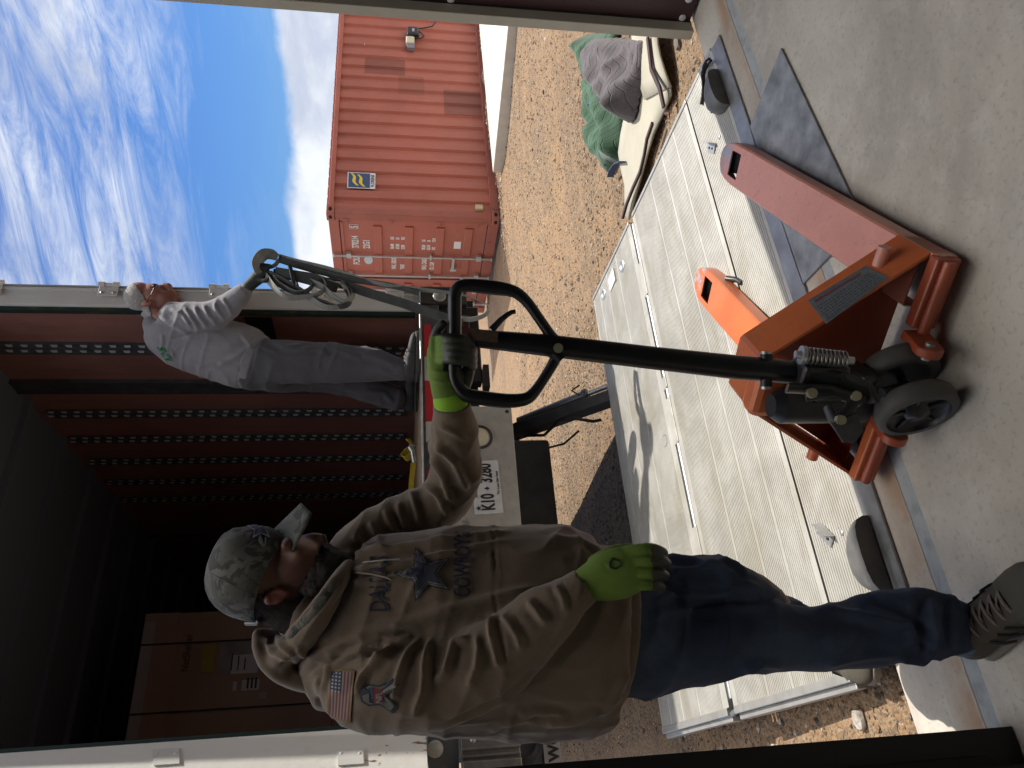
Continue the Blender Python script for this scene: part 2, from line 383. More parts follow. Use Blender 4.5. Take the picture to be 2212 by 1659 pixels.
# ================================================================== concrete floor of the building
def floor():
    mb = MB(); nx = 60
    prof = [(-6, 0), (1.90, 0), (2.03, -.004), (2.07, -.012), (2.09, -.03), (2.095, -.2)]
    xs = np.linspace(-5, 9, nx)
    vs = []
    for y, z in prof:
        for x in xs: vs.append((x, y + (.012*noise.noise(Vector((x*2, 0, 0))) if z < -.002 else 0), z))
    fs = [(j*nx+i, j*nx+i+1, (j+1)*nx+i+1, (j+1)*nx+i) for j in range(len(prof)-1) for i in range(nx-1)]
    mb.add(vs, fs)
    g = NT('concrete_floor', .8)
    n1 = g.noise(1.3, 8, .65, .5); n2 = g.noise(7, 8, .7, .2); n3 = g.noise(60, 5, .6)
    c = g.mix(g.step(n1, .38, .62), (.57, .525, .45), (.42, .385, .33))
    c = g.mix(g.M('MULTIPLY', g.step(n2, .46, .68), .6), c, (.62, .585, .51))
    c = g.mix(g.M('MULTIPLY', g.step(n3, .52, .70), .4), c, (.26, .24, .21))
    wy = g.M('ADD', g.Y, g.M('MULTIPLY', g.M('SUBTRACT', g.noise(2.3, 4), .5), .05))
    # rust-orange stain beside the strip and brown scuffs on the apron: marks with a place of their own
    st = g.M('MULTIPLY', g.step(wy, 1.785, 1.80), g.M('SUBTRACT', 1, g.step(wy, 1.815, 1.90)))
    st = g.M('MULTIPLY', st, g.step(g.noise(3.5, 6, .6), .33, .6))
    c = g.mix(g.M('MULTIPLY', st, .75), c, (.36, .20, .10))
    ap = g.M('MULTIPLY', g.step(wy, 1.80, 1.84), g.step(g.noise(1.6, 5, .6, 1, (1, 3, 1), 4), .42, .7))
    c = g.mix(g.M('MULTIPLY', ap, .35), c, (.42, .31, .20))
    # bluish filler strip between floor and apron
    ye = g.M('ADD', g.Y, g.M('MULTIPLY', g.M('SUBTRACT', g.noise(14, 5), .5), .008))
    s_ = g.M('MULTIPLY', g.step(ye, 1.735, 1.74), g.M('SUBTRACT', 1, g.step(ye, 1.783, 1.788)))
    c = g.mix(s_, c, g.mix(g.step(g.noise(20, 6), .4, .7), (.38, .40, .40), (.28, .295, .295)))
    ln = g.M('MULTIPLY', g.step(ye, 1.783, 1.786), g.M('SUBTRACT', 1, g.step(ye, 1.788, 1.792)))
    c = g.mix(g.M('MULTIPLY', ln, .6), c, (.09, .065, .045))
    dirt = g.M('MULTIPLY', g.step(g.noise(9, 9, .8, 1.5), .66, .70), g.M('SUBTRACT', 1, g.step(g.M('ABSOLUTE', g.M('SUBTRACT', g.Y, 1.68)), .05, .13)))
    c = g.mix(g.M('MULTIPLY', dirt, .6), c, (.13, .07, .04))
    g.base(c)
    g.bump(g.M('ADD', g.M('ADD', g.M('MULTIPLY', n2, .3), g.M('MULTIPLY', n3, .35)), g.M('MULTIPLY', g.M('ADD', s_, ln), -.5)), .0025)
    struct('floor', mb.mesh('floor'), g.m)
floor()
# ================================================================== the building we stand in
BX = (-4.2, 8.2)
bld = thing('warehouse_building', 'warehouse doorway with maroon liner wall, cream edge trim and dark roller door track', 'building', (3.2, 2.0, 0))
maroon = mat('maroon_liner', (.047, .018, .018), (.055, .022, .021), .42, .1, 3, .0004, 30)
mb = MB(); mb.box((3.2, -3.5, .012), (3.26, 2.075, 7.6)); mb.box((3.2605, 2.0, .012), (8.2, 2.075, 7.6)); part('liner_wall', mb, maroon, bld)  # unseen upper wall raised above the roof to keep sun off the floor
mb = MB(); mb.box((3.128, 2.062, .004), (3.2, 2.11, 5.2), bev=.004); part('edge_trim', mb, mat('cream_trim', (.50, .47, .37), (.45, .42, .33), .45, 0, 6), bld)
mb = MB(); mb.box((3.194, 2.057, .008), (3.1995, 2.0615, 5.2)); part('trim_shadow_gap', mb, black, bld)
rv = MB().lathe([(0, .008), (.011, .007), (.017, .003), (.0175, 0)], (3.2, 2.0, 0), (-1, 0, 0), 16)
for i, (y, z) in enumerate(((2.045, .055), (1.952, .055), (2.045, 1.16), (1.952, 1.16), (2.045, 2.3), (2.045, 3.4))):
    r_ = MB().lathe([(0, .008), (.011, .007), (.0165, .003), (.017, 0)], (3.1999, y, z), (-1, 0, 0), 16); part('rivet', r_, chip, bld)
mb = MB(); mb.box((-.12, 1.700, .004), (.072, 1.762, 5.2)); mb.box((-.6, 1.66, 0.004), (-.004, 1.699, 5.2)); mb.box((-.014, 1.655, .004), (-.006, 1.6595, 5.2)); mb.box((.020, 1.69, .1), (.024, 1.6995, 5.2))
part('door_track', mb, mat('shaded_track', (.0035, .0035, .004), None, .55), bld)  # near-black colour stands in for the shade on the track
wallm = mat('wall_inside', (.03, .03, .032), (.04, .04, .042), .7, 0, 2)
mb = MB(); mb.box((-4.2, 1.70, 0), (-.62, 1.98, 5.2)); mb.box((-.62, 1.763, 0), (-.121, 1.98, 5.2)); part('front_wall', mb, wallm, bld)
mb = MB(); mb.box((-4.2, -6, 5.3), (8.2, .1, 5.4)); part('roof', mb, wallm, bld)  # unseen roof, stopped short of the door to let sky light in
mb = MB(); mb.box((-4.3, -6, 0), (-4.21, 1.69, 5.29)); mb.box((8.21, -6, 0), (8.3, 2, 5.29)); mb.box((-4.2, -6.1, 0), (8.2, -6.01, 5.29)); part('side_wall', mb, mat('liner_inside', (.11, .105, .10), None, .8), bld)
# ================================================================== concrete pad by the container
def slabpoly(name, poly, z0, z1, m, lab, cat, bev=.012):
    mb = MB().prism(poly, z0, z1); return single(name, mb, m, lab, cat, (poly[0][0], poly[0][1], z0), bev=bev)
padm = mat('pale_concrete', (.60, .57, .51), (.50, .475, .43), .85, 0, 3, .002, 30, (.3, 3, 1))
slabpoly('concrete_pad', [(8.42, 8.12), (8.95, 6.03), (9.5, 3.9), (17, 5.0), (17, 8.3)], -.25, -.045, padm, 'pale brushed concrete pad in the yard in front of the red container', 'concrete pad')
# ================================================================== shipping container
CX0, CX1, CY0, CY1, CZ0, CZ1 = 7.79, 13.85, 8.45, 10.89, -.15, 2.44
cont = thing('shipping_container', 'rust red corrugated shipping container with white lettering and lock rods on its doors', 'container', (CX0, CY0, CZ0))
def contmat(nm, k=1, wear=.76):
    g = NT(nm, .55)
    c = g.mix(g.step(g.noise(1.2, 6, .6, .4), .35, .65), (.43*k, .125*k, .080*k), (.37*k, .108*k, .070*k))
    c = g.mix(g.step(g.noise(9, 10, .75, .6, (1, 1, .35)), wear, wear+.02), c, (.12, .055, .035))
    c = g.mix(g.M('MULTIPLY', g.step(g.noise(5, 8, .7, .3, (2.2, 2.2, .4), 9), .55, .8), .35), c, (.46, .19, .13))
    g.base(c); g.bump(g.noise(3, 4), .006); return g.m
red = contmat('container_red'); rust = contmat('container_rusty_frame', .85, .60)
def side_panel():
    mb = MB(); p = .2785; x = CX0+.16; pts = [(CX0+.13, 0)]; y = CY0+.030
    while x < CX1-.2:
        for dx, dy in ((0, 0), (.072, 0), (.104, .036), (.176, .036), (.208, 0)): pts.append((x+dx*p/.28, dy))
        x += p
    pts.append((CX1-.13, 0)); z0, z1 = CZ0+.13, CZ1-.10
    vs = []; fs = []
    for a, d in pts: vs += [(a, y+d, z0), (a, y+d, z1)]
    for i in range(len(pts)-1): fs.append((2*i, 2*i+2, 2*i+3, 2*i+1))
    o = len(vs); vs += [(v[0], v[1]+.05, v[2]) for v in vs[:]]; fs += [tuple(o+q for q in reversed(f)) for f in fs[:]]
    mb.add(vs, fs); return mb
part('side_panel', side_panel(), red, cont)
pm = contmat('container_patch', .62)
for a0, a1, z0, z1, mm in ((11.02, 11.46, .32+.95, 1.95, pm), (10.55, 11.0, .95, 1.38, contmat('container_patch_b', .8)), (10.1, 10.7, CZ0+.14, .62, pm)):
    sp_ = side_panel(); vs = []; mb = MB()
    # repainted patch: follows the corrugation 2 mm proud
    pts = [(v[0], v[1]) for v in sp_.v[0:len(sp_.v)//2:2]]
    seg = [(max(a0, min(a1, p[0])), p) for p in pts]
    poly = []
    for i in range(len(pts)-1):
        (xa, ya), (xb, yb) = pts[i], pts[i+1]
        if xb <= a0 or xa >= a1: continue
        ta = max(0, (a0-xa)/(xb-xa)); tb = min(1, (a1-xa)/(xb-xa))
        A = (xa+(xb-xa)*ta, ya+(yb-ya)*ta-.003); B = (xa+(xb-xa)*tb, ya+(yb-ya)*tb-.003)
        mb.add([(A[0], A[1], z0), (B[0], B[1], z0), (B[0], B[1], z1), (A[0], A[1], z1)], [(0, 1, 2, 3)])
    part('paint_patch', mb, mm, cont)
mb = MB(); mb.box((CX0+.13, CY0+.0, CZ1-.10), (CX1-.13, CY0+.06, CZ1-.03)); part('top_rail', mb, red, cont, .006)
mb = MB(); mb.box((CX0+.13, CY0+.005, CZ0+.0), (CX1-.13, CY0+.065, CZ0+.13)); part('bottom_rail', mb, rust, cont, .006)
mb = MB()
x = CX0+.2
while x < CX1-.2:
    mb.box((x, CY0+.03, CZ1-.029), (x+.14, CY1-.03, CZ1+.0)); x += .209
mb.box((CX0+.1, CY0+.03, CZ1-.06), (CX1-.1, CY1-.03, CZ1-.0295)); part('roof', mb, red, cont)
for (x0, x1) in ((CX0, CX0+.13), (CX1-.13, CX1)):
    for (y0, y1) in ((CY0, CY0+.15), (CY1-.15, CY1)):
        mb = MB(); mb.box((x0+.004, y0+.004, CZ0+.12), (x1-.004, y1-.004, CZ1-.12)); part('corner_post', mb, rust, cont, .008)
hole = mat('hole_dark', (.01, .008, .008), None, .9)
for z0 in (CZ0, CZ1-.118):
    for (x0, x1) in ((CX0-.012, CX0+.166), (CX1-.166, CX1+.012)):
        for (y0, y1) in ((CY0-.012, CY0+.15), (CY1-.15, CY1+.012)):
            mb = MB(); mb.box((x0, y0, z0), (x1, y1, z0+.118)); c = part('corner_casting', mb, rust, cont, .01)
            if y0 < CY0:
                h = MB(); xc = (x0+x1)/2
                h.prism([(xc+.042*math.cos(t), z0+.059+.026*math.sin(t)) for t in np.linspace(0, 2*math.pi, 14)[:-1]], y0-.0015, y0+.004, 'y'); 
                if x0 < CX0+.1: h.prism([((y0+y1)/2+.04*math.cos(t), z0+.059+.026*math.sin(t)) for t in np.linspace(0, 2*math.pi, 14)[:-1]], x0-.0015, x0+.004, 'x')
                part('casting_hole', h, hole, c)
# door end, facing -X
DX = CX0+.03
mb = MB(); mb.box((CX0+.012, CY0+.15, CZ1-.17), (CX0+.1, CY1-.15, CZ1-.02)); part('door_header', mb, red, cont, .006)
mb = MB(); mb.box((CX0+.012, CY0+.15, CZ0), (CX0+.1, CY1-.15, CZ0+.16)); part('door_sill', mb, rust, cont, .006)
white_ink = mat('white_lettering', (.78, .77, .74), (.66, .64, .60), .6, 0, 40)
galv = mat('galvanised_rod', (.50, .49, .47), (.40, .39, .37), .5, .35, 12, .0005, 60)
for k, (y0, y1) in enumerate(((CY0+.155, 9.985), (10.01, CY1-.155))):
    z0, z1 = CZ0+.175, CZ1-.185
    mb = MB(); mb.box((DX, y0, z0), (DX+.045, y1, z1))
    # raised frame and horizontal swages
    mb.box((DX-.014, y0+.05, z1-.04), (DX-.001, y1-.05, z1))
    zz = [z1-.62, z1-1.1, z1-1.58, z1-2.02]
    for z in zz: mb.box((DX-.026, y0+.11, z), (DX-.0005, y1-.11, z+.13), bev=.008)
    d = part('door', mb, red, cont)
    mb = MB()
    for (a, b_) in (((DX-.006, y0-.012, z1), (DX+.03, y1+.012, z1+.022)), ((DX-.006, y0-.012, z0-.022), (DX+.03, y1+.012, z0)), ((DX-.008, y1 if k == 0 else y0-.012, z0), (DX+.03, y1+.012 if k == 0 else y0, z1))): mb.box(a, b_)
    part('seal', mb, rubber, d)
    for yr in ((9.38, 9.865) if k == 0 else (10.25, 10.62)):
        mb = MB(); mb.cyl((DX-.055, yr, CZ0+.04), (DX-.055, yr, CZ1-.06), .017, 12)
        for z in (CZ0+.03, CZ1-.05): mb.cyl((DX-.055, yr-.03, z), (DX-.055, yr+.03, z), .016, 10)
        rod = part('lock_rod', mb, galv, d)
        mb = MB()
        for z in (CZ0+.2, CZ0+1.0, CZ1-.32): mb.box((DX-.068, yr-.055, z), (DX-.004, yr+.055, z+.075 if z != CZ0+1.0 else z+.035), bev=.006)
        part('rod_bracket', mb, galv, rod)
    for yr, zl in (((9.38, .50), (9.865, .33)) if k == 0 else ((10.25, .5),)):
        mb = MB(); mb.box((DX-.085, yr-.02, zl-.02), (DX-.066, yr+.32 if k else yr+.30, zl+.022), bev=.004); mb.box((DX-.09, yr+.24, zl-.06), (DX-.03, yr+.30, zl+.04), bev=.006)
        part('lock_handle', mb, galv, d)
    yh = y0-.02 if k == 0 else y1+.02
    for z in (CZ0+.3, CZ0+.88, CZ0+1.62, CZ0+2.28):
        mb = MB(); mb.box((DX-.03, yh-.03, z), (DX-.001, yh+.07, z+.035), bev=.004); mb.cyl((DX-.022, yh-.02, z-.03), (DX-.022, yh-.02, z+.07), .013, 10); part('door_hinge', mb, rust, d)
    mb = MB(); X = DX-.006
    def tx(s, y, z, size, sx=.62, bold=.004): text(mb, s, size, (X, y, z), (0, -1, 0), (0, 0, 1), .0015, sx, 'LEFT', bold)
    if k == 0:
        tx('FCIU', 9.65, 2.0, .145); tx('370214', 9.245, 2.0, .145, .66); tx('5', 8.78, 2.0, .145); tx('22G1', 9.25, 1.83, .145, .66)
        for z in (1.985, 2.115): mb.box((X, 8.70, z), (X-.002, 8.80, z+.006))
        for y in (8.70, 8.794): mb.box((X, y, 1.985), (X-.002, y+.006, 2.121))
        X = DX-.004
        tx('MAX. GROSS', 9.75, 1.42, .105, .5); tx('TARE', 9.75, 1.28, .105, .5)
        for i, (a, b_) in enumerate((('30.480', 'KG'), ('67.200', 'LB'), ('2.220', 'KG'), ('4.890', 'LB'))):
            tx(a, 9.245, 1.455-i*.083, .072, .62); tx(b_, 9.02, 1.455-i*.083, .072, .62)
        tx('MAX. CARGO', 9.75, .93, .105, .5); tx('CU. CAP.', 9.75, .80, .105, .5)
        for i, (a, b_) in enumerate((('28.260', 'KG'), ('62.310', 'LB'), ('33.2', 'CU.M.'), ('1.170', 'CU.FT.'))):
            tx(a, 9.245, .965-i*.08, .072, .6); tx(b_, 9.05, .965-i*.08, .072, .5)
        part('lettering', mb, white_ink, d)
        m2 = MB(); m2.prism([(9.535+.105*math.cos(t), 1.86+.068*math.sin(t)) for t in np.linspace(0, 2*math.pi, 28)[:-1]], DX-.004, DX-.002, 'x'); part('oval_sticker', m2, mat('pale_sticker', (.55, .62, .64), (.45, .52, .55), .5, 0, 60), d)
        m2 = MB(); m2.box((DX-.004, 9.03, .40), (DX-.002, 9.20, .51)); pl_ = part('white_sticker', m2, chip, d)
    else:
        tx('.COM', 10.45, 1.5, .1, .5); part('lettering', mb, white_ink, d)
        m2 = MB(); m2.prism([(10.42, .74), (10.30, .52), (10.54, .52)], DX-.0045, DX-.002, 'x'); part('warning_sticker', m2, chip, d)
# side logo panel (flag-like yellow waves on blue over white) and lettering
SY = CY0+.027
mb = MB(); mb.box((8.335, SY-.003, 1.735), (8.665, SY-.001, 2.155)); lg = part('logo_panel', mb, chip, cont)
mb = MB(); mb.box((8.35, SY-.006, 1.815), (8.65, SY-.0035, 2.14)); part('logo_field', mb, mat('logo_blue', (.035, .07, .18), None, .5), lg)
mb = MB()
for z0, x0, x1 in ((1.86, 8.37, 8.615), (1.96, 8.39, 8.64)):
    n = 10; up_ = []; lo = []
    for i in range(n+1):
        t = i/n; x = x0+(x1-x0)*t; z = z0+.02+.10*(t**1.0)+.022*math.sin(t*math.pi*2.0)
        up_.append((x, z+.052*(1-.75*abs(t-.45))+0.0)); lo.append((x, z))
    mb.prism(up_+lo[::-1], SY-.009, SY-.0065, 'y')
part('logo_waves', mb, mat('logo_yellow', (.75, .58, .02), None, .5), lg)
mb = MB(); text(mb, 'FLORENS', .072, (8.50, SY-.0035, 1.752), (1, 0, 0), (0, 0, 1), .001, .86, 'CENTER', .002); part('logo_lettering', mb, mat('logo_ink', (.02, .025, .05), None, .5), lg)
mb = MB(); mb.box((7.965, CY0-.02, .10), (8.055, CY0+.03, .215), bev=.006); part('small_cover_box', mb, mat('cream_plastic', (.55, .50, .33), None, .5), cont)
mb = MB(); text(mb, '1', .09, (11.8, SY-.003, 1.95), (0, 0, 1), (-1, 0, 0), .001, .8); part('side_mark', mb, white_ink, cont)
mb = MB(); mb.box((12.0, CY0-.085, 1.02), (12.22, CY0+.03, 1.23), bev=.03); cb = thing('charger_unit', 'small black electric charger unit with cable mounted on the red container side', 'electrical unit', (12.1, CY0, 1.1))
part('housing', mb, mat('black_plastic', (.015, .017, .02), None, .35), cb)
mb = MB(); mb.box((12.06, CY0-.09, 1.1), (12.15, CY0-.0855, 1.14)); part('badge', mb, steel, cb)
mb = MB(); mb.box((11.78, CY0-.07, 1.10), (11.96, CY0+.02, 1.25), bev=.02); part('outlet_box', mb, mat('cream_plastic_b', (.58, .54, .38), None, .5), cb)
mb = MB(); mb.box((11.66, CY0-.05, 1.10), (11.78, CY0+.02, 1.23), bev=.005); part('conduit_box', mb, mat('grey_plastic', (.2, .2, .22), None, .5), cb)
mb = MB(); mb.tube([(11.95, CY0-.04, 1.12), (11.93, CY0-.05, .99), (12.0, CY0-.05, .93), (12.1, CY0-.05, .98), (12.12, CY0-.05, 1.03)], .012, 8)
mb.tube([(12.2, CY0-.05, 1.05), (12.24, CY0-.05, .92), (12.3, CY0-.05, .78), (12.42, CY0-.05, .72), (12.6, CY0-.04, .74), (12.8, CY0-.03, .80)], .012, 8); part('cable', mb, black, cb)
# ================================================================== box truck
TY = 3.80                                    # rear plane
trk = thing('box_truck', 'white box truck with its rear open on a dark red plywood lined cargo box', 'truck', (1.6, TY, -.2))
def ply(nm, a, b_, wear):
    g = NT(nm, .5); c = g.mix(g.step(g.noise(2, 6, .6, .4, (1, 1, 1)), .3, .7), a, b_)
    c = g.mix(g.M('MULTIPLY', g.step(g.noise(14, 8, .7, .5, (1, 1, .12)), .45, .7), .5), c, tuple(v*.6 for v in a))
    low = g.M('SUBTRACT', 1, g.step(g.Z, .2+1.5, .2+2.3))
    c = g.mix(g.M('MULTIPLY', g.step(g.noise(7, 10, .75, .8, (1, .6, .25), 5), wear, wear+.05), g.M('ADD', g.M('MULTIPLY', low, .6), .15)), c, (.34, .17, .08))
    g.base(c); g.bump(g.noise(20, 5, .6, 0, (1, 1, .1)), .001); return g.m
plywood = ply('red_plywood', (.46, .215, .175), (.36, .17, .14), .60)
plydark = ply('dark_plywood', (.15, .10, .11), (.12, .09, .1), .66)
TX0, TX1, TZ0, TZ1, TL = .33, 2.74, 1.27, 3.97, 11.0
mb = MB(); mb.box((TX1, TY+.09, TZ0), (TX1+.012, TY+TL, TZ1)); part('right_lining', mb, plywood, trk)
mb = MB(); mb.box((TX0-.012, TY+.09, TZ0), (TX0, TY+TL, TZ1)); part('left_lining', mb, plywood, trk)
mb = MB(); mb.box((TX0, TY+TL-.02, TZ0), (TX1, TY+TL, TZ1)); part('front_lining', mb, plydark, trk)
mb = MB(); mb.box((TX0, TY+.09, TZ1), (TX1, TY+TL, TZ1+.02)); 
for i in range(17): mb.box((TX0, TY+.5+i*.62, TZ1-.045), (TX1, TY+.54+i*.62, TZ1-.001))
part('ceiling', mb, mat('ceiling_dark', (.17, .18, .22), None, .7), trk)
mb = MB(); mb.box((TX0, TY+.03, TZ0-.05), (TX1, TY+TL, TZ0-.004)); part('cargo_floor', mb, mat('worn_floor', (.34, .25, .18), (.4, .3, .2), .7, 0, 8, .001, 40), trk)
mb = MB()
mb.box((TX1+.0125, TY+.075, TZ0-.1), (TX1+.14, TY+TL+.05, TZ1+.1)); mb.box((TX0-.14, TY+.075, TZ0-.1), (TX0-.0125, TY+TL+.05, TZ1+.1)); mb.box((TX0-.14, TY+.075, TZ1+.021), (TX1+.14, TY+TL+.05, TZ1+.12)); mb.box((TX0-.139, TY+TL+.001, TZ0-.1), (TX1+.139, TY+TL+.05, TZ1+.1))
part('box_body', mb, white_paint, trk)
# vertical logistic tracks and posts on the right wall
trackm = mat('track_grey', (.09, .10, .11), (.15, .16, .165), .45, .2, 20); slotm = mat('track_slot_bright', (.80, .80, .78), None, .5, .0)
def track(y, wide=.115, z0=TZ0+.05, z1=TZ1-.06):
    mb = MB(); x = TX1
    mb.box((x-.008, y-wide/2, z0), (x-.0005, y+wide/2, z1)); mb.box((x-.014, y-wide/2-.004, z0), (x-.0085, y-wide/2+.006, z1)); mb.box((x-.014, y+wide/2-.006, z0), (x-.0085, y+wide/2+.004, z1)); mb.box((x-.015, y-.006, z0), (x-.0085, y+.006, z1))
    t = part('cargo_track', mb, trackm, trk)
    mb = MB(); z = z0+.03
    while z < z1-.05:
        for s_ in (-1, 1):
            zz = z+(0 if s_ < 0 else .022); yc = y+s_*.031
            mb.prism([(yc-.011, zz), (yc+.011, zz+.006), (yc+.011, zz+.034), (yc-.011, zz+.040)], x-.0135, x-.0088, 'x')
        z += .0865
    part('track_slots', mb, slotm, t)
for i, y in enumerate((4.28, 5.17, 5.60, 6.02, 6.46, 6.88)): track(y, .115 if i else .125)
for y in (7.9, 8.8, 9.8):
    mb = MB(); mb.box((TX1-.012, y-.03, TZ0), (TX1-.0005, y+.03, TZ1)); part('wall_post', mb, trackm, trk)
mb = MB(); mb.box((TX1-.03, 4.68, TZ0), (TX1-.0005, 4.80, TZ1)); mb.box((TX1-.034, 4.80, TZ0), (TX1-.0006, 4.83, TZ1)); part('wall_post', mb, mat('post_grey', (.13, .13, .13), (.08, .08, .08), .5, .3, 9), trk)
mb = MB(); mb.box((TX1-.012, 6.98, 2.02), (TX1-.002, 7.02, 3.6)); part('yellow_strip', mb, mat('yellow_ochre', (.35, .20, .03), None, .6), trk)
mb = MB()
for k in range(5): mb.box((TX1-.012, 3.97+k*.072-.006, 2.20), (TX1-.0006, 3.97+k*.072+.02, 2.30))
mb.box((TX1-.008, 3.92, 2.17), (TX1-.0005, 4.22, 2.33)); part('recess_vent', mb, black, trk)
# rear frame
frame_w = white_paint
mb = MB(); mb.box((TX1-.02, TY-.005, TZ0-.02), (TX1+.10, TY+.07, TZ1+.3), bev=.01)
mb.box((TX1+.088, TY-.015, TZ0-.02), (TX1+.101, TY-.0055, TZ1+.3)); part('right_corner_post', mb, frame_w, trk)
pr = NT('left_post_paint', .5); c = pr.mix(pr.M('MULTIPLY', pr.step(pr.noise(6, 8, .7, .8, (1, 1, .6)), .57, .60), pr.M('ADD', pr.M('SUBTRACT', 1, pr.step(pr.Z, 1.75, 1.95)), .03)), (.80, .78, .72), (.22, .11, .06)); c = pr.mix(pr.M('MULTIPLY', pr.step(pr.noise(3, 6, .6, 1), .5, .7), pr.M('SUBTRACT', 1, pr.step(pr.Z, 1.7, 2.2))), c, (.62, .48, .30)); pr.base(c); pr.bump(pr.noise(12, 6), .003)
mb = MB(); mb.prism([(TX0+.035, TY-.002), (TX0+.035, TY+.07), (TX0-.30, TY+.07), (TX0-.30, TY-.30)], TZ0+.0, TZ1+.3); part('left_corner_post', mb, pr.m, trk)
def onpost(x, y, off=.002):
    n = Vector((.298, -.335, 0)).normalized(); n = Vector((.664, -.748, 0)).normalized(); P0 = Vector((TX0+.035, TY-.002, 0)); d = pray(x, y); t = (P0-EYE).dot(n)/d.dot(n); return EYE+d*t+n*off
for x0 in (728, 330):
    mb = MB(); Q = [onpost(x0, 1622), onpost(x0+56, 1618), onpost(x0+58, 1652), onpost(x0+2, 1656)]; n_ = Vector((.664, -.748, 0)); mb.add(Q+[v+n_*.006 for v in Q], [(3, 2, 1, 0), (4, 5, 6, 7)]+[(k, (k+1) % 4, 4+(k+1) % 4, 4+k) for k in range(4)]); hg_ = part('door_hinge', mb, white_paint, trk)
    mb = MB()
    for dx in (9, 49): mb.lathe([(0, .010), (.007, .009), (.010, .006)], onpost(x0+dx, 1630, .0), n_, 12)
    part('bolt', mb, chip, hg_)
mb = MB(); mb.box((TX0-.28, TY-.01, TZ1+.06), (TX1+.13, TY+.07, TZ1+.4)); part('rear_header', mb, frame_w, trk)
seal = mat('green_seal', (.010, .028, .022), (.10, .085, .02), .8, 0, 18, .003, 60, (1, 1, .4), 8, (.5, .72))
mb = MB(); mb.box((TX1-.046, TY+.012, TZ0+.02), (TX1-.021, TY+.045, TZ1+.1)); part('door_seal', mb, seal, trk)
mb = MB(); mb.box((TX0+.036, TY+.0, TZ0+.02), (TX0+.052, TY+.08, TZ1+.1)); part('door_seal', mb, mat('dark_green_seal', (.01, .035, .03), None, .7), trk)
mb = MB(); mb.box((TX1+.106, TY-.018, TZ0-.01), (TX1+.118, TY+1.25, TZ1+.2), bev=.004); part('swing_door', mb, mat('door_grey', (.36, .35, .34), None, .5), trk)
for z in (3.66, 3.03, 2.41, 1.82, 1.36+.0):
    mb = MB(); mb.box((TX1+.04, TY-.022, z), (TX1+.112, TY-.0155, z+.11), bev=.003)
    mb.cyl((TX1+.122, TY-.026, z-.002), (TX1+.122, TY-.026, z+.030), .015, 12); mb.cyl((TX1+.122, TY-.026, z+.08), (TX1+.122, TY-.026, z+.112), .015, 12); mb.cyl((TX1+.122, TY-.026, z+.03), (TX1+.122, TY-.026, z+.08), .009, 10)
    h = part('door_hinge', mb, frame_w, trk)
    mb = MB()
    for dz in (.022, .088): mb.lathe([(0, .006), (.008, .005), (.01, 0)], (TX1+.062, TY-.0225, z+dz), (0, -1, 0), 12)
    part('bolt', mb, steel, h)
mb = MB(); mb.box((TX0-.13, TY-.045, 1.145), (TX1+.0, TY+.05, 1.262), bev=.006); part('rear_sill', mb, mat('sill_steel', (.09, .095, .10), (.16, .16, .16), .45, .5, 7, .001, 30), trk)
mb = MB(); mb.box((TX0-.1, TY-.052, 1.256), (TX1-.0, TY+.03, 1.268), bev=.003); mb.tube([(TX0-.1, TY-.05, 1.262), (TX1, TY-.05, 1.262)], .006, 8); part('sill_lip', mb, steel, trk)
tapes = [(2.586, 2.355, 'r'), (2.355, 2.19, 'w'), (2.19, 1.921, 'r'), (1.921, 1.794, 'w'), (1.62, 1.36, 'r'), (1.36, 1.14, 'w'), (1.14, .9, 'r')]
mr = mat('red_reflective_tape', (.50, .035, .045), (.44, .03, .04), .35, 0, 90); mw = mat('white_reflective_tape', (.52, .51, .46), (.46, .45, .41), .35, 0, 90)
for a, b_, k in tapes:
    mb = MB(); mb.box((b_, TY-.0475, 1.196), (a, TY-.0455, 1.242)); part('reflective_tape', mb, mr if k == 'r' else mw, trk)
# right lamp column
mb = MB(); mb.box((TX1+.002, TY-.055, .97), (TX1+.13, TY+.05, 1.262), bev=.004); lc = part('lamp_column', mb, dark, trk)
mb = MB(); mb.lathe([(0, .012), (.03, .011), (.04, .006), (.042, 0)], (TX1+.055, TY-.056, 1.14), (0, -1, 0), 20); part('marker_lamp', mb, mat('lamp_frosted', (.30, .29, .27), None, .3), lc)
mb = MB(); mb.box((2.20, TY-.03, .90), (TX1-.004, TY+.06, 1.14), bev=.008); mb.box((2.15, TY-.05, .86), (2.30, TY+.05, .895)); part('lamp_housing', mb, black, trk)
mb = MB(); mb.box((2.36, TY-.05, .96), (2.66, TY-.031, 1.10), bev=.008); part('tail_lamp', mb, mat('dark_lamp', (.04, .015, .015), None, .3), trk)
# plate panel
mb = MB(); mb.box((.92, TY-.09, .753), (1.995, TY-.078, 1.14)); pn = part('rear_panel', mb, alu, trk, .002)
mb = MB(); mb.lathe([(.058, 0), (.060, .008), (.070, .010), (.073, 0)], (1.80, TY-.0905, .945), (0, -1, 0), 32); part('lamp_ring', mb, rubber, pn)
mb = MB(); mb.lathe([(0, .004), (.05, .003), (.0575, 0)], (1.80, TY-.0905, .945), (0, -1, 0), 32); part('lamp_lens', mb, mat('amber_pale_lens', (.62, .55, .40), None, .3), pn)
mb = MB(); mb.lathe([(0, .006), (.01, .004), (.012, 0)], (1.96, TY-.0905, .78), (0, -1, 0), 12); part('bolt', mb, dark, pn)
PM = Matrix.Translation((1.501, TY-.092, .9255)) @ Matrix.Rotation(R(-2), 4, 'Y')
mb = MB(); mb.box((-.1525, -.003, -.0762), (.1525, .001, .0762), M=PM, bev=.001); plt = part('license_plate', mb, mat('plate_white', (.62, .63, .62), (.55, .56, .56), .4, 0, 30), pn)
mb = MB(); rt_ = PM.to_3x3() @ Vector((1, 0, 0)); u_ = PM.to_3x3() @ Vector((0, 0, 1))
